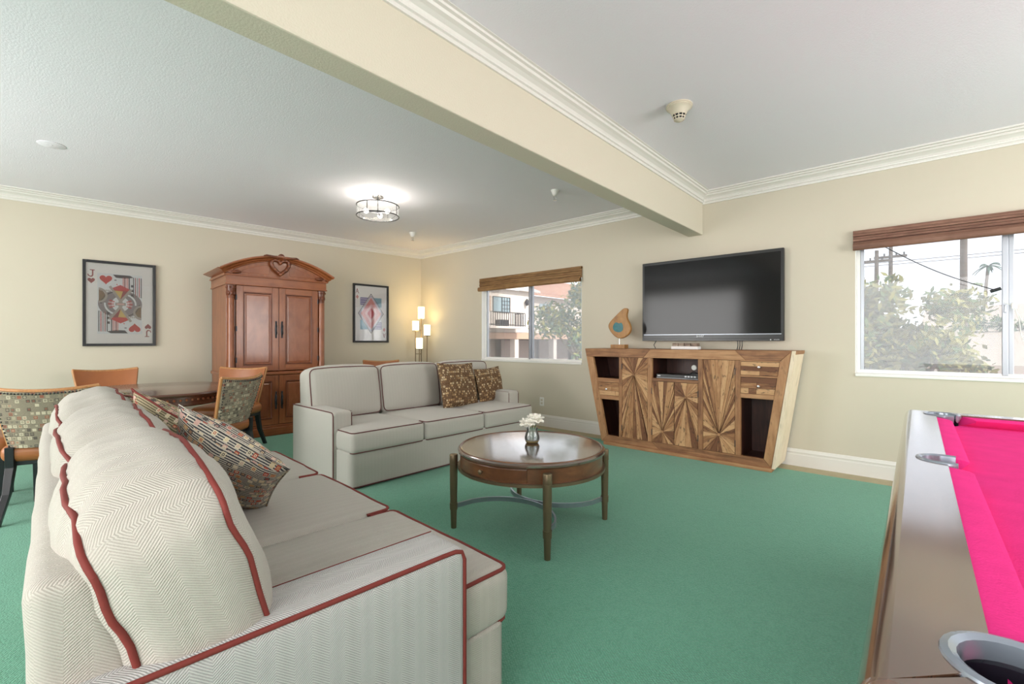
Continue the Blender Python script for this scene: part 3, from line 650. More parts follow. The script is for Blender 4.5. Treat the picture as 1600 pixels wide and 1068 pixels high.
# face boards
fy0, fy1 = CF, CF+.035
fb = lambda poly: MB().prism(poly, fy0, fy1, 'y')
il = lambda z: lx(z)+.085; ir = lambda z: rx(z)-.10
T0, T1 = .972, 1.06; B0, B1 = .032, .105
for poly in ([(lx(T1), T1), (lx(T0), T0), (-2.16, T0), (-2.08, T1)], [(-2.078, T1), (-2.158, T0), (-1.165, T0), (-1.262, T1)], [(-1.26, T1), (-1.163, T0), (ir(T0)-.003, T0), (rx(T1)-.027, T1)]): cp(fb(poly), 'top_rail', 'rustic_h', bevel=.002)
for poly in ([(lx(B0), B0), (-1.98, B0), (-2.06, B1), (il(B1), B1)], [(-1.977, B0), (rx(B0)-.027, B0), (ir(B1), B1), (-2.057, B1)]): cp(fb(poly), 'bottom_rail', 'rustic_h', bevel=.002)
cp(fb([(lx(B0)+.002, B0+.002), (il(B1)-.002, B1), (il(T0), T0-.002), (lx(T0), T0-.002)]), 'stile', 'rustic_v', bevel=.002)
cp(fb([(rx(B0)-.028, B0+.002), (rx(T1)-.028, T1-.002), (ir(T0)-.001, T0-.002), (ir(B1)+.002, B1+.002)]), 'stile', 'rustic_v', bevel=.002)
for xa, xb in ((-2.438, -2.402), (-2.108, -2.062), (-1.592, -1.548), (-1.258, -1.212)): cp(B(xa, fy0, B1+.001, xb, fy1, T0-.001), 'stile', 'rustic_v', bevel=.002)
def hrail(z0, z1, xa, xb): cp(MB().prism([(xa(z0), z0), (xb(z0), z0), (xb(z1), z1), (xa(z1), z1)], fy0+.002, fy1, 'y'), 'cross_rail', 'rustic_h', bevel=.002)
hrail(.690, .735, il, lambda z: -2.438); hrail(.500, .545, il, lambda z: -2.438)
hrail(.735, .765, lambda z: -2.062, lambda z: -1.592); hrail(.632, .672, lambda z: -1.212, ir); hrail(.822, .838, lambda z: -1.212, ir); hrail(.962, .972, lambda z: -1.212, ir)
# starburst doors: each wedge is its own strip
def clip(poly, nx, nz, d):
    out = []
    for i in range(len(poly)):
        p, q = poly[i], poly[(i+1) % len(poly)]; a = nx*p[0]+nz*p[1]-d; b = nx*q[0]+nz*q[1]-d
        if a >= 0: out.append(p)
        if (a >= 0) != (b >= 0):
            tt = a/(a-b); out.append((p[0]+(q[0]-p[0])*tt, p[1]+(q[1]-p[1])*tt))
    return out
rnd = random.Random(11)
def starburst(x0, x1, z0, z1, cx, cz, label, hinge):
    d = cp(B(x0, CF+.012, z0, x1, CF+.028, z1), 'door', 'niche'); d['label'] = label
    bx = [(x0+.001, z0+.001), (x1-.001, z0+.001), (x1-.001, z1-.001), (x0+.001, z1-.001)]
    # angles: perimeter steps of about 4.6 cm
    angs = []; P = [(x0, z0), (x1, z0), (x1, z1), (x0, z1)]
    for i in range(4):
        p, q = P[i], P[(i+1) % 4]; ln = math.dist(p, q); k = max(3, round(ln/.062))
        for j in range(k):
            s_ = (j+rnd.uniform(-.22, .22))/k; angs.append(math.atan2(p[1]+(q[1]-p[1])*s_-cz, p[0]+(q[0]-p[0])*s_-cx))
    angs.sort(); n = len(angs)
    for i in range(n):
        a0, a1 = angs[i], angs[(i+1) % n]+(2*PI if i == n-1 else 0)
        if a1-a0 < .02: continue
        poly = clip(bx, -math.sin(a0), math.cos(a0), -math.sin(a0)*cx+math.cos(a0)*cz+.0009)
        poly = clip(poly, math.sin(a1), -math.cos(a1), math.sin(a1)*cx-math.cos(a1)*cz+.0009)
        if a1-a0 < PI/2:
            am = (a0+a1)/2; poly = clip(poly, math.cos(am), math.sin(am), math.cos(am)*cx+math.sin(am)*cz+.012)
        if len(poly) < 3: continue
        pr = rnd.uniform(.0, .006); am = (a0+a1)/2
        o = cp(MB().prism(poly, CF+.006-pr, CF+.013, 'y'), 'slat', 'slat', d, rotuv=PI/2-am); o['label'] = 'tapered wood strip'
    MB().lathe([(.001, 0), (.014, 0), (.013, .006), (.001, .007)], seg=10).build('hub', 'rustic_v', d, loc=(cx+1.83, .002, cz), rot=(PI/2, 0, 0))
    for hz in (z0+.10, z1-.10): cp(B(hinge-.003, CF-.004, hz-.03, hinge+.003, CF+.006, hz+.03), 'hinge', 'iron', d)
starburst(-2.400, -2.110, .107, .970, -2.265, .79, 'starburst door with high centre', -2.402)
starburst(-2.060, -1.830, .107, .733, -1.95, .225, 'starburst door with low centre', -2.062)
starburst(-1.826, -1.594, .107, .733, -1.715, .59, 'starburst door with upper centre', -1.592)
starburst(-1.546, -1.260, .107, .970, -1.40, .27, 'tall starburst door with low centre', -1.258)
def pieced_drawer(z0, z1, xa, xb, knob, label):
    d = cp(slab(xa, xb, z0, z1, CF+.010, CF+.06), 'drawer', 'niche'); d['label'] = label
    rows = 3; 
    for r_ in range(rows):
        za, zb_ = z0+(z1-z0)*r_/rows+.001, z0+(z1-z0)*(r_+1)/rows-.001
        zm = (za+zb_)/2; L0, L1 = xa(zm), xb(zm); cuts = [0]+sorted(rnd.uniform(.15, .85) for _ in range(rnd.choice((0, 0, 1, 2))))+[1]
        for i in range(len(cuts)-1):
            u0, u1 = L0+(L1-L0)*cuts[i]+.001, L0+(L1-L0)*cuts[i+1]-.001
            if u1-u0 < .015: continue
            e0 = (xa(za)-xa(zm), xa(zb_)-xa(zm)) if i == 0 else (0, 0); e1 = (xb(za)-xb(zm), xb(zb_)-xb(zm)) if i == len(cuts)-2 else (0, 0)
            cp(MB().prism([(u0+e0[0], za), (u1+e1[0], za), (u1+e1[1], zb_), (u0+e0[1], zb_)], CF+.004-rnd.uniform(0, .006), CF+.011, 'y'), 'slat', 'slat', d, rotuv=PI/2)
    if knob:
        k_ = MB().lathe([(.001, 0), (.005, 0), (.005, .010), (.011, .014), (.013, .020), (.009, .026), (.001, .027)], seg=14).build('knob', 'chrome', d, smooth=40, loc=(knob[0]+1.83, 0, knob[1]), rot=(PI/2, 0, 0))
pieced_drawer(.547, .688, lambda z: il(z)+.002, lambda z: -2.44, (-2.585, .615), 'small left drawer')
pieced_drawer(.840, .960, lambda z: -1.210, lambda z: ir(z)-.002, (-1.055, .915), 'upper right drawer')
pieced_drawer(.674, .820, lambda z: -1.210, lambda z: ir(z)-.002, (-1.06, .745), 'lower right drawer')
# disc player and gadget in the niche
t = thing('disc_player', 'slim black disc player in the open niche of the media cabinet', 'disc player', (-1.82, 4.66, .762))
B(-.215, -.11, .004, .215, .11, .046).build('case', 'black', t, bevel=.003)
B(-.213, -.113, .006, .213, -.109, .0095).build('front_strip', 'silver_print', t)
B(-.20, -.1135, .024, -.17, -.110, .034).build('badge', 'silver_print', t)
for k in range(4): B(.08+k*.03, -.1135, .024, .10+k*.03, -.110, .038).build('button', 'silver_print', t)
B(.10, -.1145, .009, .17, -.1125, .017).build('display', 'black', t)
t = thing('adapter_disc', 'small round white device with black cables on top of the disc player', 'device', (-1.68, 4.66, .808))
MB().lathe([(.001, -.007), (.024, -.007), (.027, 0), (.024, .007), (.001, .007)], seg=22).build('disc', 'white', t, smooth=40, loc=(0, -.02, .072), rot=(PI/2, 0, 0))
MB().tube([(0, -.018, .048), (.004, -.02, .03), (.03, -.02, .015), (.06, 0, .012)], .004, 6).build('stand', 'black', t, smooth=60)
B(-.05, -.05, 0, .07, .03, .012).build('foot', 'black', t, bevel=.003)
for k in range(3): MB().tube([(-.06+.02*k, -.05-.01*k, .004+.004*k), (.0, -.06, .012+.01*k), (.05, -.04-.01*k, .02), (.085, -.02, .028+.012*k)], .0035, 6).build('cable', 'black', t, smooth=60)
# sculpture
t = thing('wood_sculpture', 'amber live edge wood slab sculpture with teal resin core on a pin stand', 'sculpture', (-2.53, 4.68, 1.0625))
B(-.088, -.045, 0, .088, .045, .044).build('base', 'sculpt', t, bevel=.003)
MB().tube([(0, 0, .04), (0, 0, .135)], .005, 8).build('rod', 'chrome', t, smooth=60)
ol = [(.03, .11), (.085, .13), (.135, .17), (.150, .225), (.135, .275), (.105, .325), (.095, .37), (.105, .41), (.11, .435), (.095, .452), (.06, .45), (.02, .42), (-.05, .36), (-.12, .295), (-.135, .25), (-.11, .20), (-.06, .145), (-.01, .115)]
def smoothpoly(p, k=2):
    for _ in range(k):
        q = []
        for i in range(len(p)):
            a, b = p[i], p[(i+1) % len(p)]; q += [(a[0]*.75+b[0]*.25, a[1]*.75+b[1]*.25), (a[0]*.25+b[0]*.75, a[1]*.25+b[1]*.75)]
        p = q
    return p
po = smoothpoly(ol); MB().prism(po, -.022, .022, 'y').build('slab', 'sculpt', t, smooth=40, bevel=.007)
tc = smoothpoly([(-.066, .205), (.0, .178), (.052, .195), (.06, .25), (.04, .295), (.008, .28), (-.03, .302), (-.07, .262)])
MB().prism(tc, -.0245, -.018, 'y').build('resin_core', 'teal', t, smooth=40)
# little box and cables under the television
t = thing('mottled_wood_box', 'small mottled wood box on the cabinet below the television', 'box', (-1.785, 4.70, 1.0625))
B(-.135, -.05, 0, .135, .05, .030).build('base', 'paper', t, bevel=.003)
for k in range(4): B(-.125+k*.0635, -.045, .030, -.125+k*.0635+.058, .045, .062).build('block', 'shelfbox', t, bevel=.004)
cbl = 'thin black cable hanging from the television to the cabinet'
for k, (xx, lb) in enumerate(((-2.19, cbl+' near its left end'), (-1.345, None), (-1.325, None), (-1.305, None))):
    o = MB().tube([(0, 0, 0), (.008 if k else -.02, -.005, .04), (.004 if k else .015, 0, .10)], .004, 6).build('television_cable', 'black', smooth=60, loc=(xx, 4.88, 1.0625))
    tag(o, lb or ('leftmost', 'middle', 'rightmost')[k-1]+' of three black cables side by side under the television', 'cable', 'television cables')

# ------------------------------------------------------------------ television
t = thing('television', 'large flat black wall mounted television above the media cabinet', 'television', (-1.64, 4.87, 1.148))
TW, TH = 1.408, .872
B(-TW/2, 0, 0, TW/2, .045, TH).build('housing', 'black', t, bevel=.006)
B(-TW/2+.025, -.0035, .072, TW/2-.025, .002, TH-.03).build('screen', 'screen', t)
B(-TW/2+.002, -.006, .0, TW/2-.002, .0, .024).build('bottom_bezel', 'black', t, bevel=.002)
B(-TW/2+.02, -.005, .064, TW/2-.02, .0, .070).build('bezel_line', 'steel', t)
B(-.3, .045, .2, .3, .078, .7).build('wall_mount', 'black', t)
def textmesh(s, size, name, mat, parent, loc, rot, bold=0):
    cu = bpy.data.curves.new(name, 'FONT'); cu.body = s; cu.size = size; cu.align_x = 'CENTER'; cu.align_y = 'CENTER'; cu.offset = bold
    tmp = bpy.data.objects.new('tmp', cu); COL.objects.link(tmp); dg = bpy.context.evaluated_depsgraph_get(); dg.update()
    me = bpy.data.meshes.new_from_object(tmp.evaluated_get(dg)); bpy.data.objects.remove(tmp); bpy.data.curves.remove(cu)
    me.materials.clear(); me.materials.append(M[mat]); o = bpy.data.objects.new(name, me); COL.objects.link(o); o.parent = parent; o.location = loc; o.rotation_euler = rot; return o
textmesh('SHARP', .026, 'logo', 'silver_print', t, (-.06, -.0055, .047), (PI/2, 0, 0), .0006)
textmesh('AQUOS', .014, 'logo', 'silver_print', t, (.645, -.0068, .012), (PI/2, 0, 0))
MB().lathe([(.001, 0), (.006, 0), (.006, .001), (.001, .001)], seg=12).build('logo_mark', 'silver_print', t, loc=(.595, -.006, .012), rot=(PI/2, 0, 0))

# ------------------------------------------------------------------ armoire
AF = Vector((-5.87, 2.25, 0))
ar = thing('armoire', 'tall carved cherry armoire with arched pediment against the left wall', 'armoire', AF, ANG)
# local: +x out of the wall toward the room, y along the wall; width from y -.5 to .62
def AP(mb, name, mat, parent=None, **k): return mb.build(name, mat, parent or ar, **k)
y0, y1 = -.505, .615; ym = (y0+y1)/2; D = -.76
AP(B(D, y0, .10, -.03, y0+.025, 1.80), 'side_panel', 'cherry'); AP(B(D, y1-.025, .10, -.03, y1, 1.80), 'side_panel', 'cherry')
AP(B(D, y0, .10, D+.02, y1, 1.80), 'back_panel', 'cherry_dark'); AP(B(D, y0+.02, .08, -.04, y1-.02, .12), 'bottom', 'cherry_dark')
AP(B(D-.01, y0-.03, 0, .03, y1+.03, .10), 'plinth', 'cherry_h', bevel=.01); AP(B(D, y0-.012, .10, .012, y1+.012, .125), 'base_moulding', 'cherry_h', bevel=.006)
AP(B(D, y0-.016, .735, .016, y1+.016, .775), 'waist_moulding', 'cherry_h', bevel=.01, seg=3)
AP(B(D+.02, y0+.03, .74, -.06, y1-.03, .77), 'shelf', 'cherry_dark')
AP(B(D, y0-.01, 1.800, .010, y1+.010, 1.905), 'frieze', 'cherry_h'); AP(B(D, y0-.02, 1.797, .020, y1+.020, 1.812), 'frieze_moulding', 'cherry_h', bevel=.004); AP(B(D, y0-.03, 1.900, .030, y1+.030, 1.918), 'frieze_moulding', 'cherry_h', bevel=.005)
for s, yc in ((0, y0+.045), (1, y1-.045)):
    AP(B(-.10, yc-.047, .125, -.028, yc+.047, 1.80), 'pilaster_back', 'cherry')
    AP(B(-.03, yc-.047, .125, .004, yc+.047, .735), 'pilaster', 'cherry', bevel=.004)
    cl = AP(MB().lathe([(.001, .775), (.044, .775), (.044, .80), (.036, .81), (.040, .825), (.036, .84), (.036, 1.55), (.033, 1.64), (.001, 1.64)], seg=20), 'column', 'cherry', smooth=40, loc=(-.018, yc, 0))
    cap_ = AP(MB().lathe([(.001, 1.64), (.036, 1.64), (.038, 1.66), (.034, 1.67), (.040, 1.70), (.046, 1.75), (.049, 1.79), (.001, 1.79)], seg=20), 'capital', 'cherry_dark', smooth=40, loc=(-.018, yc, 0))
    for q in range(8):
        a = 2*PI*q/8
        MB().sphere((.040*math.cos(a), .040*math.sin(a), 1.70), .016, 8, 6, (.6, .8, 1.6)).build('leaf', 'cherry_dark', cap_, smooth=80)
        MB().sphere((.046*math.cos(a+.39), .046*math.sin(a+.39), 1.765), .013, 8, 6).build('volute', 'cherry_dark', cap_, smooth=80)
def panel_door(ya, yb, za, zb, hside, hz, hl):
    d = AP(B(-.03, ya, za, -.008, yb, zb), 'door', 'cherry', bevel=.003)
    st = .072
    for a_, b_, c_, d_ in ((ya, ya+st, za, zb), (yb-st, yb, za, zb)): B(-.010, a_, c_, .002, b_, d_).build('door_stile', 'cherry', d, bevel=.003)
    for c_, d_ in ((za, za+st), (zb-st, zb)): B(-.010, ya+st, c_, .002, yb-st, d_).build('door_rail', 'cherry_h', d, bevel=.003)
    # sunk moulding and raised field
    fr = MB(); o0, o1 = (ya+st, za+st, yb-st, zb-st), None
    def ringr(i, x): a, b, c, e = o0; return [(x, a+i, b+i), (x, c-i, b+i), (x, c-i, e-i), (x, a+i, e-i)]
    MB().loft([ringr(0, .006), ringr(.008, .006), ringr(.018, -.010), ringr(.024, -.010)], cap=False).build('panel_moulding', 'cherry_dark', d)
    MB().loft([ringr(.022, -.011), ringr(.034, -.004), ringr(.036, -.002)], cap=False).build('panel_bevel', 'panel', d)
    MB().add(ringr(.036, -.002), [(0, 1, 2, 3)]).build('raised_panel', 'panel', d)
    h = yb-.03 if hside > 0 else ya+.03
    MB().sphere((.004, h, hz), hl*.5, 10, 10, (.06, .13, 1)).build('handle_plate', 'iron', d, smooth=80)
    MB().tube([(.006, h, hz+hl*.32), (.026, h+.004, hz+hl*.2), (.03, h-.006, hz), (.026, h+.004, hz-hl*.2), (.006, h, hz-hl*.32)], .006, 8).build('handle', 'iron', d, smooth=60)
    for q in (-1, 1):
        MB().sphere((.008, h, hz+q*hl*.42), .011, 8, 6, (.6, 1, 1.5)).build('handle_rosette', 'iron', d, smooth=80)
    hy = ya if hside > 0 else yb
    for zz in (za+.14, (za+zb)/2, zb-.14): MB().tube([(.004, hy, zz-.03), (.004, hy, zz+.03)], .007, 8).build('hinge', 'iron', d, smooth=60)
c0 = y0+.095; c1 = y1-.095; cm = .05
panel_door(c0, cm-.004, .785, 1.795, 1, 1.285, .21); panel_door(cm+.004, c1, .785, 1.795, -1, 1.285, .21)
panel_door(c0, cm-.004, .130, .730, 1, .425, .22); panel_door(cm+.004, c1, .130, .730, -1, .425, .22)
AP(B(-.035, cm-.004, .13, -.006, cm+.004, 1.795), 'centre_gap', 'cherry_dark')
# arched pediment
def archz(u): return 1.955+.19*(1-u*u)**.9 if abs(u) < 1 else 1.955
hw = .585
tp = [(ym-hw+.03, 1.918), (ym+hw-.03, 1.918)]+[(ym+(hw-.03)*math.cos(PI*i/24), 1.925+.185*math.sin(PI*i/24)**.8*1.0) for i in range(1, 24)]
def archpts(off, w): return [(ym+w*(1-2*i/28), 1.928+off+.19*(1-(1-2*i/28)**2)) for i in range(29)]
poly = [(ym-hw, 1.918), (ym+hw, 1.918)]+archpts(0, hw)
AP(MB().prism(poly, D+.03, .006, 'x'), 'tympanum', 'cherry')
ip = [(ym-.42, 1.945), (ym-.12, 1.945), (ym-.10, 2.06)]+[(ym-.10-.34*i/8, 1.945+.125*(1-((.10+.34*i/8)/.46)**2)) for i in range(1, 8)]
for sg in (-1, 1):
    q = [(ym+sg*(ym-a)*-1, b) if False else (ym-sg*(ym-a), b) for a, b in ip]
    AP(MB().prism(q, .004, .010, 'x'), 'tympanum_panel', 'panel', bevel=.003)
PR = [(-.01, .0), (.030, .0), (.034, .012), (.052, .018), (.058, .030), (.085, .038), (.092, .052), (.092, .062), (-.01, .062)]
rings = []
for i in range(29):
    u = 1-2*i/28; w = hw+.062
    rings.append([(px_, ym+w*u*(.88+.12*(px_/.092 if px_ > 0 else 0)), 1.918+.195*(1-u*u)+pz_) for px_, pz_ in PR])
AP(MB().loft(rings), 'arched_cornice', 'cherry_h', smooth=30)
for sg in (-1, 1):
    e = ym+sg*(hw-.01); m = MB()
    AP(MB().prism([(e-.07 if sg > 0 else e-.08, 1.918), (e+.08 if sg > 0 else e+.07, 1.918+.055), (e+.08 if sg > 0 else e+.07, 1.98) if sg > 0 else (e+.07, 1.918), (e-.07 if sg > 0 else e-.08, 1.98)] if sg > 0 else [(e+.07, 1.918), (e+.07, 1.98), (e-.08, 1.98), (e-.08, 1.973)], D, .03, 'x'), 'side_cornice', 'cherry_h')
    ro = AP(MB().sphere((.03, ym+sg*.475, 1.945), .035, 10, 8, (.5, 1.6, .6)), 'corner_carving', 'cherry_dark', smooth=80)
# carved crest: heart shaped wreath with scrolls
cr = thing('tmp', None, None); bpy.data.objects.remove(cr)
hp = [(math.sin(a)**3*.085, .075*math.cos(a)*.95-.028*math.cos(2*a)-.012*math.cos(3*a)) for a in [2*PI*i/36 for i in range(36)]]
cx_ = .055; cz_ = 2.055
crest = AP(MB().tube([(.045, cx_+a*1.2, cz_+b*1.15) for a, b in hp], .021, 8, closed=True), 'crest', 'cherry_dark', smooth=70)
MB().prism([(cx_+a*1.0, cz_+b*1.0) for a, b in hp], .012, .026, 'x').build('crest_field', 'cherry', crest)
for i in range(0, 36, 2):
    a, b = hp[i]; MB().sphere((.056, cx_+a*1.15, cz_+b*1.18), .014, 7, 6, (.8, 1.2, 1)).build('crest_leaf', 'cherry', crest, smooth=80)
for sg in (-1, 1):
    MB().tube([(.06, cx_+sg*.03, 2.145), (.085, cx_+sg*.07, 2.155), (.095, cx_+sg*.12, 2.158), (.095, cx_+sg*.17, 2.165), (.095, cx_+sg*.20, 2.156)], [.018, .017, .014, .012, .006], 8).build('crest_scroll', 'cherry_dark', crest, smooth=70)
for q in range(7):
    a = PI*(q+.5)/7; MB().sphere((.08, cx_+.032*math.cos(a), 2.15+.038*math.sin(a)), .014, 7, 6, (.8, .8, 1.2)).build('shell_lobe', 'cherry_dark', crest, smooth=80)

# ------------------------------------------------------------------ playing card pictures
def picture(label, s0, s1, z0, z1, art):
    sc = (s0+s1)/2; wd = (s1-s0); ht = z1-z0
    p = Vector((-6.53, 4.95, 0))+Vector((-math.sin(ANG), math.cos(ANG), 0))*sc; p.z = z0
    r = thing('framed_card_print', label, 'picture', p, ANG, 'framed playing card prints')
    fw = .028
    # local: x out of wall, y to the right along the wall (as seen from the room), z up
    for a, b, c_, d_ in ((-wd/2, -wd/2+fw, 0, ht), (wd/2-fw, wd/2, 0, ht)): B(0, a, c_, .035, b, d_).build('frame_side', 'frame', r, bevel=.003)
    for c_, d_ in ((0, fw), (ht-fw, ht)): B(0, -wd/2+fw, c_, .035, wd/2-fw, d_).build('frame_rail', 'frame', r, bevel=.003)
    pr = B(.002, -wd/2+.01, .01, .010, wd/2-.01, ht-.01).build('card_print', 'paper', r)
    iw, ih = wd-2*fw, ht-2*fw; lay = [0]
    def put(poly, mat, both=True, z=0):
        """poly in card units: x 0..1 left to right, y 0..1 bottom to top"""
        lay[0] += 1; h = .0102+z*.0004
        for fl_ in ((0, 1) if both else (0,)):
            q = [((1-a if fl_ else a), (1-b if fl_ else b)) for a, b in poly]
            MB().prism([(-iw/2+a*iw, fw+b*ih) for a, b in q], h-.0003, h, 'x').build('ink_shape', mat, pr)
    art(put)
    B(.022, -wd/2+fw-.004, fw-.004, .0235, wd/2-fw+.004, ht-fw+.004).build('glazing', 'pic_glass', r)
def heart(cx, cy, w, h): return [(cx+w/2*math.sin(a)**3, cy+h/2*((13*math.cos(a)-5*math.cos(2*a)-2*math.cos(3*a)-math.cos(4*a))+2.5)/14.5) for a in [2*PI*i/28 for i in range(28)]]
def ringseg(cx, cy, rx0, ry0, rx1, ry1, a0, a1, n=12):
    A = [math.radians(a0+(a1-a0)*i/n) for i in range(n+1)]
    return [(cx+rx1*math.cos(a), cy+ry1*math.sin(a)) for a in A]+[(cx+rx0*math.cos(a), cy+ry0*math.sin(a)) for a in A[::-1]]
def rect(a, b, c_, d_): return [(a, b), (c_, b), (c_, d_), (a, d_)]
def bar(x0, y0, x1, y1, w):
    dx, dy = x1-x0, (y1-y0)*1.45; l = math.hypot(dx, dy); nx, ny = -dy/l*w/2, dx/l*w/2/1.45
    return [(x0+nx, y0+ny), (x1+nx, y1+ny), (x1-nx, y1-ny), (x0-nx, y0-ny)]
def jack(put):
    put([(.055, .905), (.125, .905), (.125, .915), (.105, .915), (.105, .845), (.09, .825), (.06, .822), (.03, .835), (.022, .855), (.034, .86), (.045, .842), (.065, .835), (.082, .842), (.085, .855), (.085, .915), (.055, .915)], 'ink_maroon')
    put(heart(.075, .775, .105, .07), 'ink_maroon'); put(rect(.16, .12, .83, .88), 'ink_light', False, 0)
    X = lambda a: .17+a*.66; Y = lambda b: .13+b*.74
    q = lambda l: [(X(a), Y(b)) for a, b in l]
    # upper half; put() repeats everything turned half round
    put(q([(.33, .98), (.33, .76), (.45, .74), (.56, .80), (.56, .98)]), 'ink_light', True, 1)
    put(q([(.33, 1.0), (.72, 1.0), (.80, .97), (.62, .945), (.40, .95)]), 'ink_dark', True, 2)
    for k in range(5): put(q([(.55+.035*k, .96), (.572+.035*k, .96), (.575+.035*k, .73), (.55+.035*k, .75)]), ('ink_salmon', 'ink_maroon', 'ink_pink', 'ink_salmon', 'ink_dark')[k], True, 2)
    put(q([(.28, .76), (.50, .83), (.74, .75), (.62, .72), (.36, .73)]), 'ink_red', True, 3)
    put(q([(.36, .735), (.62, .725), (.50, .57)]), 'ink_gold', True, 2)
    put(q([(.56, .735), (.70, .73), (.53, .54), (.49, .57)]), 'ink_maroon', True, 3)
    for k in range(5): put(q([(.79+.045*k, .62+.02*(k % 2)), (.81+.045*k, .62), (.81+.045*k, .97), (.79+.045*k, .97)]), ('ink_dark', 'ink_maroon', 'ink_grey', 'ink_red', 'ink_dark')[k], True, 1)
    for k in range(3): put(q([(.74, .80-.08*k), (.79, .80-.08*k), (.79, .84-.08*k), (.74, .84-.08*k)]), 'ink_dark', True, 2)
    put([(X(.5+a), Y(.5+b)) for a, b in ringseg(0, 0, .20, .13, .50, .24, 0, 75)], 'ink_grey', True, 1)
    put([(X(.5+a), Y(.5+b)) for a, b in ringseg(0, 0, .20, .13, .50, .24, 115, 180)], 'ink_grey', True, 1)
    put([(X(.5+a), Y(.5+b)) for a, b in ringseg(0, 0, .33, .17, .37, .20, -5, 78)], 'ink_light', True, 2)
    put([(X(.5+a), Y(.5+b)) for a, b in ringseg(0, 0, .42, .21, .45, .225, 110, 180)], 'ink_dark', True, 2)
    for k in range(5):
        a = -28+14*k; put([(X(.5+c_), Y(.5+d_)) for c_, d_ in ringseg(0, 0, .15, .08, .28, .135, a-4, a+4, 3)], 'ink_pink' if k % 2 else 'ink_red', True, 3)
    put(q([(a*.9, b) for a, b in ringseg(.02, .64, 0, 0, .15, .095, -90, 90)]), 'ink_brown', True, 2)
    put(q(ringseg(.0, .64, .16, .10, .21, .13, -85, 85)), 'ink_taupe', True, 3)
    put([(X(a), Y(b)) for a, b in bar(.26, .80, .53, .52, .06)], 'ink_taupe', True, 4); put([(X(a), Y(b)) for a, b in bar(.75, .76, .47, .52, .06)], 'ink_taupe', True, 4)
    put(q([(.38, .475), (.62, .475), (.62, .525), (.38, .525)]), 'ink_taupe', False, 5); put(q([(.42, .49), (.58, .49), (.58, .51), (.42, .51)]), 'ink_pink', False, 6)
    put(heart(.285, .795, .20, .125), 'paper', True, 5); put(heart(.285, .795, .185, .115), 'ink_red', True, 6)
    put(q([(.36, .90), (.41, .90), (.41, .915), (.36, .915)]), 'ink_dark', True, 3); put(q([(.40, .83), (.44, .82), (.42, .85)]), 'ink_red', True, 3)
    for k in range(6): put(q([(.05+.04*k, .715+.012*math.sin(k)), (.075+.04*k, .715), (.075+.04*k, .735), (.05+.04*k, .735)]), 'ink_taupe', True, 3)
picture('black framed jack of hearts card print on the left wall above the dining table', -4.338, -3.70, 1.09, 2.045, jack)
def ace(put):
    put([(.03, .86), (.045, .86), (.055, .885), (.095, .885), (.105, .86), (.13, .86), (.13, .867), (.12, .867), (.085, .945), (.07, .945), (.038, .867), (.03, .867)], 'ink_maroon'); put([(.065, .895), (.09, .895), (.077, .925)], 'paper', True, 1)
    put([(.08, .755), (.125, .795), (.08, .835), (.035, .795)], 'ink_salmon')
    put(rect(.16, .20, .84, .80), 'ink_light', False, 0)
    put(rect(.17, .655, .40, .79), 'ink_violet', True, 1)
    for k in range(5):
        for j in range(3): put([(.20+.042*k, .67+.04*j), (.215+.042*k, .683+.04*j), (.20+.042*k, .696+.04*j), (.185+.042*k, .683+.04*j)], 'ink_light', True, 2)
    put(rect(.56, .62, .83, .79), 'ink_blue', True, 1)
    dm = lambda s_: [(.5, .5-.37*s_), (.5+.40*s_, .5), (.5, .5+.37*s_), (.5-.40*s_, .5)]
    for k, (s_, m_) in enumerate(((1, 'ink_dark'), (.95, 'paper'), (.90, 'ink_violet'), (.85, 'paper'), (.80, 'ink_salmon'), (.5, 'ink_pink'), (.3, 'ink_red'))): put(dm(s_), m_, False, 2+k)
picture('black framed ace of diamonds card print on the left wall beside the corner lamp', -1.25, -.643, 1.122, 2.05, ace)

# ------------------------------------------------------------------ floor lamp in the corner
t = thing('floor_lamp', 'bronze floor lamp with four lit cylinder glass shades in the far corner', 'floor lamp', (-6.19, 4.68, 0))
MB().lathe([(.001, 0), (.13, 0), (.13, .012), (.12, .02), (.001, .022)], seg=30).build('base', 'bronze', t, smooth=40)
ax = Vector((math.cos(math.radians(41.6)), math.sin(math.radians(41.6)), 0))
for (off, zs0, zs1, dp) in ((.012, 1.52, 1.71, 0), (-.078, 1.32, 1.475, .02), (.105, 1.24, 1.415, -.02), (-.01, 1.02, 1.195, .05)):
    p = ax*off+Vector((.5, -.6, 0))*dp
    MB().tube([(p.x*.8, p.y*.8, .015), (p.x, p.y, .25), (p.x, p.y, zs0-.01)], .008, 8).build('pole', 'bronze', t, smooth=60)
    MB().lathe([(.001, zs0-.014), (.05, zs0-.010), (.058, zs0), (.001, zs0)], seg=20).build('shade_holder', 'bronze', t, smooth=50, loc=(p.x, p.y, 0))
    MB().lathe([(.052, zs0), (.054, zs1), (.050, zs1), (.048, zs0)], seg=24, cap=False).build('lamp_shade', 'shade', t, smooth=50, loc=(p.x, p.y, 0))
    light('lamp_glow', 'POINT', (-6.19+p.x, 4.68+p.y, (zs0+zs1)/2+.02), 4.5, (1, .74, .36), shadow_soft_size=.05)
for z in (.55, .93, 1.32): MB().tube([tuple(ax*-.078+Vector((0, 0, z))), tuple(ax*.012+Vector((0, 0, z)))], .005, 6).build('crossbar', 'bronze', t, smooth=60)

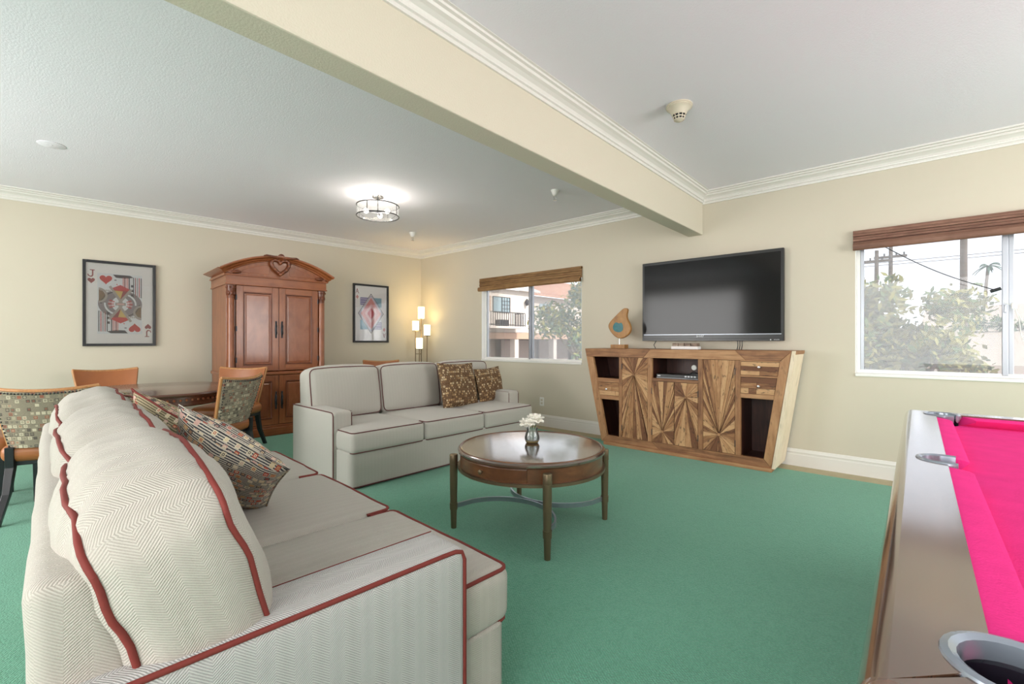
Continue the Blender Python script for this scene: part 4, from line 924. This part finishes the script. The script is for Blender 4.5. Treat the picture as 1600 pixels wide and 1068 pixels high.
# ------------------------------------------------------------------ dining table and chairs
TX, TY = -5.0, .93
t = thing('dining_table', 'round dark wood dining table with beaded apron behind the near sofa', 'table', (TX, TY, 0), math.radians(12))
RD = .66
oct_ = lambda r, z: [(r*math.cos(2*PI*i/48)*(1+.018*math.cos(8*2*PI*i/48)), r*math.sin(2*PI*i/48)*(1+.018*math.cos(8*2*PI*i/48)), z) for i in range(48)]
MB().loft([oct_(RD-.02, .700), oct_(RD, .706), oct_(RD+.008, .718), oct_(RD, .730), oct_(RD-.015, .733)]).build('table_top', 'table_wood', t, smooth=35)
MB().loft([oct_(RD-.075, .62), oct_(RD-.06, .63), oct_(RD-.06, .700)]).build('apron', 'table_wood', t, smooth=35)
bd = MB()
for i in range(90): a = 2*PI*i/90; bd.sphere(((RD-.055)*math.cos(a), (RD-.055)*math.sin(a), .672), .011, 6, 4)
o = bd.build('beading', 'cherry', t, smooth=80); o['kind'] = 'stuff'
MB().lathe([(.001, .05), (.10, .05), (.12, .10), (.07, .16), (.06, .30), (.10, .42), (.09, .50), (.06, .56), (.16, .62), (.001, .62)], seg=28).build('pedestal', 'table_wood', t, smooth=40)
for k in range(4):
    a = PI/4+k*PI/2; MB().tube([(.06*math.cos(a), .06*math.sin(a), .16), (.25*math.cos(a), .25*math.sin(a), .12), (.42*math.cos(a), .42*math.sin(a), .035)], [.05, .04, .032], 8).build('foot', 'table_wood', t, smooth=50)
def make_chair():
    r = thing('dining_chair', 'x', 'chair')
    # local: faces -y ... back at +y; seat centre at origin
    n = 16
    def bp(u, z, off):       # u -1..1 across, z 0..1 up the back
        w = .205+.055*z; rake = .20+.095*z; bow_ = .055*(1-u*u)
        return (u*w, rake+bow_-.03+off, .455+.375*z+.022*u*u*z)
    def sheet(o0, o1, ins=0.0, z0=0., z1=1.):
        m = MB(); V = []; F = []; rows = 8
        for s, off in ((0, o0), (1, o1)):
            for i in range(n+1):
                for j in range(rows+1): V.append(bp((-1+2*i/n)*(1-ins), z0+(z1-z0)*j/rows, off))
        K = (n+1)*(rows+1)
        for i in range(n):
            for j in range(rows):
                a = i*(rows+1)+j; F += [(a, a+1, a+rows+2, a+rows+1), (K+a, K+a+rows+1, K+a+rows+2, K+a+1)]
        for i in range(n):
            for j in (0, rows): a = i*(rows+1)+j; b = a+rows+1; F.append((a, b, K+b, K+a))
        for j in range(rows):
            for i in (0, n): a = i*(rows+1)+j; F.append((a, a+1, K+a+1, K+a))
        return m.add(V, F)
    sheet(.0, .022, .02, .02, .985).build('back_outside', 'chair_weave', r, smooth=50); sheet(-.024, -.001, .02, .0, .99).build('back_inside', 'leather', r, smooth=50)
    MB().tube([bp(-1+2*i/n, 1.0, -.001) for i in range(n+1)], .013, 8).build('top_rail', 'chair_wood', r, smooth=60)
    for s in (-1, 1): MB().tube([bp(s*.99, 1.0-i/8*1.12, -.001) for i in range(9)], .012, 8).build('side_rail', 'chair_wood', r, smooth=60)
    nl = MB()
    for i in range(30): nl.sphere(bp(-.96+1.92*i/29, .955, .024), .0055, 5, 4)
    for s in (-1, 1):
        for j in range(16): nl.sphere(bp(s*.95, .05+.88*j/15, .024), .0055, 5, 4)
    o = nl.build('nail_heads', 'iron', r, smooth=80); o['kind'] = 'stuff'
    mb, d = rbox(.49, .47, .11, .045, (.004, .004, .018), (8, 8, 4)); mb.build('seat', 'leather', r, smooth=70, loc=(0, -.02, .425))
    B(-.215, -.225, .345, .215, .19, .385).build('seat_frame', 'black_leg', r, bevel=.006)
    for sx in (-1, 1):
        MB().loft([[(sx*x_+a*w, y_+b*w, z_) for a, b in ((-1,-1),(1,-1),(1,1),(-1,1))] for x_, y_, z_, w in ((.19, .205, .47, .022), (.19, .20, .34, .022), (.195, .235, .18, .019), (.21, .32, 0, .016))]).build('leg', 'black_leg', r, bevel=.003)
        MB().loft([[(sx*x_+a*w, y_+b*w, z_) for a, b in ((-1,-1),(1,-1),(1,1),(-1,1))] for x_, y_, z_, w in ((.20, -.20, .36, .022), (.205, -.21, 0, .015))]).build('leg', 'black_leg', r, bevel=.003)
    return r
ch0 = make_chair()
def chair_at(o, seat, face, label):
    o.location = (seat[0], seat[1], 0); a = math.atan2(face[1], face[0]); o.rotation_euler = (0, 0, a+PI/2); tag(o, label, 'chair', 'dining chairs')
spots = [((-4.46, .31), (-.93, .36), 'leather dining chair with patterned back, its black leg splayed beside the near sofa back'),
         ((-6.10, .78), (1, .06), 'tan leather dining chair on the wall side of the dining table'),
         ((-4.50, 1.22), (-.78, -.62), 'dining chair with grey patterned back standing between the near sofa and the armoire'),
         ((-5.42, 1.62), (.66, -.75), 'tan leather dining chair at the table directly in front of the armoire'),
         ((-5.86, 3.70), (.80, -.60), 'tan backed chair against the wall under the ace print, mostly behind the far sofa'),
         ((-4.98, -.16), (.12, 1), 'leather dining chair at the left edge, mostly out of frame')]
for i, (s_, f_, lb) in enumerate(spots): chair_at(ch0 if i == 0 else copy_tree(ch0), s_, f_, lb)

# ------------------------------------------------------------------ pool table
PX0, PX1, PY0, PY1, PZ = -.052, 1.385, .585, 3.115, .80
IX0, IX1, IY0, IY1 = PX0+.115, PX1-.115, PY0+.115, PY1-.115     # inner edge of the wooden rails
pt = thing('pool_table', 'pool table with glossy brown rails and bright pink red felt', 'pool table', ((PX0+PX1)/2, (PY0+PY1)/2, 0))
cxp, cyp = (PX0+PX1)/2, (PY0+PY1)/2
def PP(mb, name, mat, parent=None, **k):
    mb.v = [(a-cxp, b-cyp, c_) for a, b, c_ in mb.v]; return mb.build(name, mat, parent or pt, **k)
pr_ = .060; pc = .020     # pocket radius, how far the corner pocket centre sits inside the rail corner
corners = {(0, 0): (IX0+pc, IY0+pc), (1, 0): (IX1-pc, IY0+pc), (0, 1): (IX0+pc, IY1-pc), (1, 1): (IX1-pc, IY1-pc)}
sides = {0: (IX0-.004, cyp), 1: (IX1+.004, cyp)}
def mir(poly, mx, my): return [((PX0+PX1-a) if mx else a, (PY0+PY1-b) if my else b) for a, b in poly]
# quarter of the long rail (left, near half): outer edge, mitre at the corner, pocket notch, inner edge, side pocket notch
px0, py0 = corners[(0, 0)]; sx0, sy0 = sides[0]
RD_ = .028
pa = lambda c_, a: (c_[0]+pr_*math.cos(math.radians(a)), c_[1]+pr_*math.sin(math.radians(a)))
long_q = [(PX0+RD_, PY0+RD_), (PX0+RD_, cyp)] + [pa(sides[0], a) for a in (180, 196, 212, 228, 244, 260, 274)] + [pa(corners[(0, 0)], a) for a in (109.5, 124, 138, 152, 166, 180, 194, 208, 222)]
end_q = [(PX0+RD_, PY0+RD_)] + [pa(corners[(0, 0)], a) for a in (228, 242, 256, 270, 284, 298, 312, 326, 340.5)] + [(cxp, IY0), (cxp, PY0+RD_)]
NOSE = [(RD_, PZ)]+[(RD_-RD_*math.sin(math.radians(a)), PZ-.04+.04*math.cos(math.radians(a))) for a in (15, 30, 45, 60, 75, 90)]+[(.002, PZ-.055), (RD_, PZ-.055)]
def long_rail(mx, my):
    m = MB().prism(mir(long_q, mx, my), PZ-.055, PZ); ya = PY0+RD_
    m.loft([[mir([(PX0+RD_+(d-RD_)*math.cos(a), PY0+RD_+(d-RD_)*math.sin(a))], mx, my)[0]+(z_,) for d, z_ in NOSE] for a in [PI/2*i/8 for i in range(9)]])
    return m.loft([[mir([(PX0+d, y_)], mx, my)[0]+(z_,) for d, z_ in NOSE] for y_ in (ya, cyp)])
def end_rail(mx, my):
    m = MB().prism(mir(end_q, mx, my), PZ-.055, PZ)
    return m.loft([[mir([(x_, PY0+d)], mx, my)[0]+(z_,) for d, z_ in NOSE] for x_ in (PX0+RD_, cxp)])
for mx in (0, 1):
    for my in (0, 1):
        PP(long_rail(mx, my), 'rail', 'pool_wood', smooth=25); PP(end_rail(mx, my), 'rail', 'pool_wood', smooth=25)
# apron below the rails
for a in ((PX0+.012, PY0+.012, PX0+.05, PY1-.012), (PX1-.05, PY0+.012, PX1-.012, PY1-.012), (PX0+.05, PY0+.012, PX1-.05, PY0+.05), (PX0+.05, PY1-.05, PX1-.05, PY1-.012)):
    PP(MB().box(a[0], a[1], .52, a[2], a[3], PZ-.055), 'apron', 'pool_wood', bevel=.006)
# slate bed with pocket cut-outs
BZ_ = .755; e = .012; bed = []
def corner_arc(cx, cy, a0, a1): return [(cx+pr_*math.cos(math.radians(a0+(a1-a0)*i/8)), cy+pr_*math.sin(math.radians(a0+(a1-a0)*i/8))) for i in range(9)]
k45 = 20
bed += corner_arc(*corners[(0, 0)], 100, -10)
bed += corner_arc(*corners[(1, 0)], 190, 80)
bed += corner_arc(*sides[1], 260, 100)
bed += corner_arc(*corners[(1, 1)], 280, 170)
bed += corner_arc(*corners[(0, 1)], 10, -100)
bed += corner_arc(*sides[0], 80, -80)
PP(MB().prism(bed, BZ_-.03, BZ_), 'playing_bed', 'felt')
# cushions: sloping felt strips with angled ends
def cushion_strip(p0, p1, nrm, c0, c1):
    p0, p1 = Vector(p0), Vector(p1); d = (p1-p0).normalized(); n_ = Vector(nrm); rings = []
    for P, s_, cc in ((p0, 1, c0), (p1, -1, c1)):
        rings.append([((P-n_*.02).x, (P-n_*.02).y, PZ-.005), ((P+n_*.040+d*s_*cc*.8).x, (P+n_*.040+d*s_*cc*.8).y, PZ-.009), ((P+n_*.052+d*s_*cc).x, (P+n_*.052+d*s_*cc).y, PZ-.014), ((P+n_*.046+d*s_*cc).x, (P+n_*.046+d*s_*cc).y, PZ-.024), ((P+n_*.02).x, (P+n_*.02).y, BZ_-.002), ((P-n_*.02).x, (P-n_*.02).y, BZ_-.002)])
    PP(MB().loft(rings), 'cushion', 'felt', smooth=30)
g = pr_*.95
for xx, n_ in ((IX0, (1, 0)), (IX1, (-1, 0))):
    cushion_strip((xx, py0+g), (xx, cyp-g), n_, .055, .02); cushion_strip((xx, cyp+g), (xx, PY0+PY1-py0-g), n_, .02, .055)
for yy, n_ in ((IY0, (0, 1)), (IY1, (0, -1))): cushion_strip((px0+g, yy), (PX0+PX1-px0-g, yy), n_, .055, .055)
# pockets: cast rim + dark cup
def pocket(c_, a0, a1, ext):
    m = MB(); pts = []
    A = [math.radians(a0+(a1-a0)*i/22) for i in range(23)]
    body = [(c_[0]+(pr_-.004)*math.cos(a), c_[1]+(pr_-.004)*math.sin(a)) for a in A]
    t0 = Vector((-math.sin(A[0]), math.cos(A[0])))*-1; t1 = Vector((-math.sin(A[-1]), math.cos(A[-1])))
    body = [tuple(Vector(body[0])+t0*ext)]+body+[tuple(Vector(body[-1])+t1*ext)]
    rings = []
    for i, p in enumerate(body):
        q0 = Vector(body[max(0, i-1)]); q1 = Vector(body[min(len(body)-1, i+1)]); tn = (q1-q0).normalized(); nn = Vector((tn.y, -tn.x)); P = Vector(p)   # nn points outward
        if i in (0, len(body)-1): nn = nn*.6
        rings.append([(*(P+nn*.012), PZ-.004), (*(P+nn*.009), PZ+.003), (*(P+nn*.002), PZ+.005), (*(P-nn*.005), PZ+.001), (*(P-nn*.007), PZ-.02), (*(P+nn*.002), PZ-.03)])
    rimo = PP(m.loft(rings), 'pocket_rim', 'pocket', smooth=40)
    m = MB(); full = [2*PI*i/24 for i in range(24)]
    m.loft([[(c_[0]+r_*math.cos(a), c_[1]+r_*math.sin(a), z_) for a in full] for r_, z_ in ((pr_+.001, BZ_-.004), (pr_-.004, BZ_-.06), (pr_-.012, BZ_-.10), (.002, BZ_-.105))], cap=False)
    m.loft([[(c_[0]+(pr_-.0025)*math.cos(a), c_[1]+(pr_-.0025)*math.sin(a), z_) for a in A] for z_ in (PZ-.012, BZ_-.03)], cap=False, closed=False)
    PP(m, 'pocket_cup', 'pocket_dark', smooth=60)
pocket(corners[(0, 0)], 80, 370, .03); pocket(corners[(1, 0)], 170, 460, .03); pocket(corners[(1, 1)], 260, 550, .03); pocket(corners[(0, 1)], 350, 640, .03)
pocket(sides[0], 85, 275, .02); pocket(sides[1], -95, 95, .02)
for xx in (PX0+.2, PX1-.2):
    for yy in (PY0+.3, PY1-.3): PP(MB().lathe([(.001, 0), (.055, 0), (.055, .04), (.045, .06), (.075, .40), (.08, .52), (.001, .52)], (xx, yy, 0), 20), 'leg', 'pool_wood', smooth=40)

# ------------------------------------------------------------------ outdoors
GZ = -1.3
struct(B(-60, YB+.6, GZ-.2, 40, 90, GZ).build('ground', 'asphalt'))
struct(MB().add([(-.5, 18, GZ), (16, 18, GZ), (22, 60, 5.0), (.5, 60, 4.2), (-.5, 18, GZ-.5), (16, 18, GZ-.5), (22, 60, GZ-.5), (.5, 60, GZ-.5)], [(0, 1, 2, 3), (4, 5, 6, 7), (0, 1, 5, 4), (1, 2, 6, 5), (2, 3, 7, 6), (3, 0, 4, 7)]).build('ground_slope', 'dirt'))
# apartment house, facade toward +x
bl = thing('apartment_house', 'pale stucco apartment house with balcony and garages outside the far window', 'building', (-21, 24, GZ))
def BP_(x0, ya, za, x1, yb, zb, name, mat, parent=None): m = B(x0+21, ya-24, za-GZ, x1+21, yb-24, zb-GZ); return m.build(name, mat, parent or bl)
BP_(-30, 12, 1.72, -21, 26.1, 4.66, 'upper_wall', 'stucco'); BP_(-30, 26.1, 1.72, -22.5, 44, 4.66, 'upper_wall', 'stucco')
BP_(-30, 12, 1.27, -20.9, 44, 1.70, 'band', 'stucco_band'); BP_(-30, 12, GZ, -23.5, 44, 1.27, 'garage_back_wall', 'garage')
for yy in (14.5, 19.4, 24.1, 28.6, 33.2, 38): BP_(-21.4, yy-.2, GZ, -20.95, yy+.2, 1.27, 'garage_pier', 'stucco')
for i, yy in enumerate((15, 19.8, 24.5, 29, 33.6)): BP_(-22.9, yy, GZ, -22.8, yy+4, 1.2, 'garage_door', 'garage')
MB().add([(x+0, y-24, z-GZ) for x, y, z in ((.35, 11.5, 4.62), (.35, 26.4, 4.62), (-4, 26.4, 6.3), (-4, 11.5, 6.3), (.35, 11.5, 4.75), (.35, 26.4, 4.75), (-4, 26.4, 6.43), (-4, 11.5, 6.43))], [(0,1,2,3), (4,5,6,7), (0,1,5,4), (1,2,6,5), (2,3,7,6), (3,0,4,7)]).build('roof', 'stucco', bl)
rf = MB().add([(x+0, y-24, z-GZ) for x, y, z in ((-.9, 26.2, 4.62), (-.9, 44, 4.62), (-5, 44, 6.6), (-5, 26.2, 6.6), (-.9, 26.2, 4.75), (-.9, 44, 4.75), (-5, 44, 6.73), (-5, 26.2, 6.73))], [(0,1,2,3), (4,5,6,7), (0,1,5,4), (1,2,6,5), (2,3,7,6), (3,0,4,7)]).build('tile_roof', 'rooftile', bl)
for k in range(40): MB().tube([(-.95, 2.3+.42*k, 4.77-GZ), (-5, 2.3+.42*k, 6.75-GZ)], .09, 6).build('roof_tile_course', 'rooftile', rf)
wn = BP_(-21.02, 21.7, 3.05, -20.97, 23.4, 4.1, 'window', 'bl_glass')
for yy in (21.7, 22.56, 23.36): BP_(-20.97, yy, 3.05, -20.93, yy+.05, 4.1, 'window_frame', 'iron', wn)
for yy in (22.83, 23.1): BP_(-20.97, yy, 3.05, -20.94, yy+.025, 4.1, 'glazing_bar', 'iron', wn)
for zz in (3.05, 3.3, 3.56, 3.82, 4.07): BP_(-20.97, 22.56 if zz not in (3.05, 4.07) else 21.7, zz, -20.94, 23.4, zz+.03, 'glazing_bar', 'iron', wn)
BP_(-20.98, 21.42, 3.1, -20.94, 21.5, 4.1, 'downpipe', 'stucco_band')
wn = BP_(-22.52, 28.6, 3.4, -22.47, 29.6, 4.1, 'window', 'bl_glass')
bc = BP_(-21, 20.6, 1.96, -20.1, 24.0, 2.1, 'balcony_slab', 'stucco'); 
BP_(-20.16, 20.6, 2.98, -20.1, 24.0, 3.03, 'railing', 'iron', bc); BP_(-20.16, 20.6, 2.16, -20.1, 24.0, 2.2, 'railing', 'iron', bc); BP_(-21, 23.95, 2.98, -20.1, 24.0, 3.03, 'railing', 'iron', bc)
for k in range(17): BP_(-20.15, 20.65+.21*k, 2.1, -20.115, 20.685+.21*k, 3.0, 'baluster', 'iron', bc)
for k in range(4): BP_(-20.95+.21*k, 23.96, 2.1, -20.915+.21*k, 23.995, 3.0, 'baluster', 'iron', bc)
BP_(-20.98, 22.0, 2.12, -20.6, 22.9, 2.55, 'air_conditioner', 'iron', bc)
ln = MB().lathe([(.001, -.26), (.10, -.22), (.14, -.05), (.14, .10), (.07, .20), (.001, .26)], seg=10).build('wall_lantern', 'iron', bl, loc=(.18, 25.06-24, 3.88-GZ))
def blob_tree(name, label, cat, base, blobs, leaves, size, mats, trunk, seed):
    r = random.Random(seed); root = thing(name, label, cat, base)
    MB().tube([(0, 0, 0), (.03, .02, trunk*.5), (0, 0, trunk)], [.10, .07, .05], 8).build('trunk', 'bark', root, smooth=60)
    for bi in range(len(blobs)//2): c_, q = blobs[bi*2][0], blobs[bi*2]; MB().tube([(0, 0, trunk*.6), (c_[0]*.5, c_[1]*.5, (trunk*.6+c_[2])/2), c_], [.04, .03, .015], 6).build('branch', 'bark', root, smooth=60)
    for mi, mt in enumerate(mats):
        m = MB()
        for _ in range(leaves//len(mats)):
            c_, rd = r.choice(blobs); d = Vector((r.gauss(0, 1), r.gauss(0, 1), r.gauss(0, 1))).normalized()*rd*(r.random()**.45)*r.uniform(.7, 1.15)
            P = Vector(c_)+d; a = Vector((r.gauss(0, 1), r.gauss(0, 1), r.gauss(0, 1))).normalized(); b = a.orthogonal().normalized(); s_ = size*r.uniform(.6, 1.3)
            m.add([tuple(P-a*s_), tuple(P+b*s_*.45), tuple(P+a*s_), tuple(P-b*s_*.45)], [(0, 1, 2, 3)])
        o = m.build('foliage', mt, root); o['kind'] = 'stuff'
    return root
rr = random.Random(5)
tb = [((rr.uniform(-1.0, 1.25), rr.uniform(-.8, .8), rr.uniform(2.3, 4.6)), rr.uniform(.35, .6)) for _ in range(20)]+[((-.9, 0, 2.9), .35), ((.6, 0, 4.6), .6), ((1.3, 0, 4.2), .6), ((-.3, 0, 2.55), .3)]
blob_tree('garden_tree', 'leafy green tree standing outside the far window before the apartment house', 'tree', (-6.25, 10, GZ), tb, 8000, .065, ('leaf', 'leaf_gold', 'leaf_blue'), 2.6, 3)
bb = [((rr.uniform(-1.0, .9), rr.uniform(-.6, .6), rr.uniform(.5, 3.2)), rr.uniform(.35, .55)) for _ in range(34)]+[((-.75, 0, 3.35), .4), ((-.25, 0, 3.4), .4), ((.5, 0, 3.1), .35)]
blob_tree('flowering_bush', 'big yellow green bush filling the window over the pool table', 'bush', (-.2, 12, GZ), bb, 9000, .085, ('leaf_gold', 'leaf', 'leaf_gold'), 1.2, 8)
hb = [((-4+.5*k, rr.uniform(-.3, .3), rr.uniform(.3, .8)), .5) for k in range(30)]
blob_tree('far_hedge', 'low dark hedge along the far slope outside the window by the pool table', 'hedge', (6, 40, 1.6), hb, 3000, .12, ('leaf', 'leaf_blue'), .3, 9)
def utility_pole(label, x, y, top, arms, r_=.09):
    t = thing('utility_pole', label, 'utility pole', (x, y, GZ), group='poles beyond the bush')
    MB().tube([(0, 0, 0), (.0, 0, (top-GZ)*.5), (.02, 0, top-GZ)], [r_*1.2, r_*1.1, r_*.9], 10).build('post', 'bark', t, smooth=60)
    for za in arms:
        B(-.55, -.05, za-GZ-.05, .55, .05, za-GZ+.05).build('crossarm', 'bark', t)
        for k in (-.45, -.2, .2, .45): MB().tube([(k, 0, za-GZ+.05), (k, 0, za-GZ+.16)], .03, 6).build('insulator', 'iron', t)
utility_pole('thick bare wooden pole rising behind the bush near the window mullion', 1.32, 25, 9.5, (7.6,), .10)
utility_pole('utility pole with crossarms at the left side of the window over the pool table', -1.35, 25, 5.0, (4.55,), .075)
utility_pole('second crossarm pole, right of the other at the window left side', -.90, 25.5, 5.4, (4.75,), .075)
t = thing('palm_tree', 'small distant palm tree against the sky beside the wooden pole', 'palm', (4.4, 58, 4.02))
MB().tube([(0, 0, 0), (.08, 0, 2.0), (.2, 0, 3.7)], [.15, .12, .10], 8).build('trunk', 'bark', t, smooth=60)
for k in range(14):
    a = 2*PI*k/14+.2; ln_ = .85+.2*math.sin(k*2.1); up_ = .4*math.sin(k*1.7)+.25
    pts = [(.2+ln_*s_*math.cos(a), ln_*s_*math.sin(a), 3.7+up_*s_*1.2-.7*s_*s_) for s_ in [i/6 for i in range(7)]]
    wf = [.11*math.sin(PI*min(.95, .15+i/7)) for i in range(7)]
    MB().loft([[(p[0]-w*math.sin(a), p[1]+w*math.cos(a), p[2]-.05), (p[0], p[1], p[2]+.03), (p[0]+w*math.sin(a), p[1]-w*math.cos(a), p[2]-.05)] for p, w in zip(pts, wf)], cap=False, closed=False).build('frond', 'leaf_blue', t)
for k, z_ in enumerate((4.82, 4.70)):
    o = MB().tube([(-12+24*i/20, 25, z_-.35*math.sin(PI*i/20)) for i in range(21)], .012, 5).build('power_line', 'iron', smooth=60)
    tag(o, ('upper' if k == 0 else 'lower')+' overhead power line strung beyond the bush', 'power line', 'power lines')
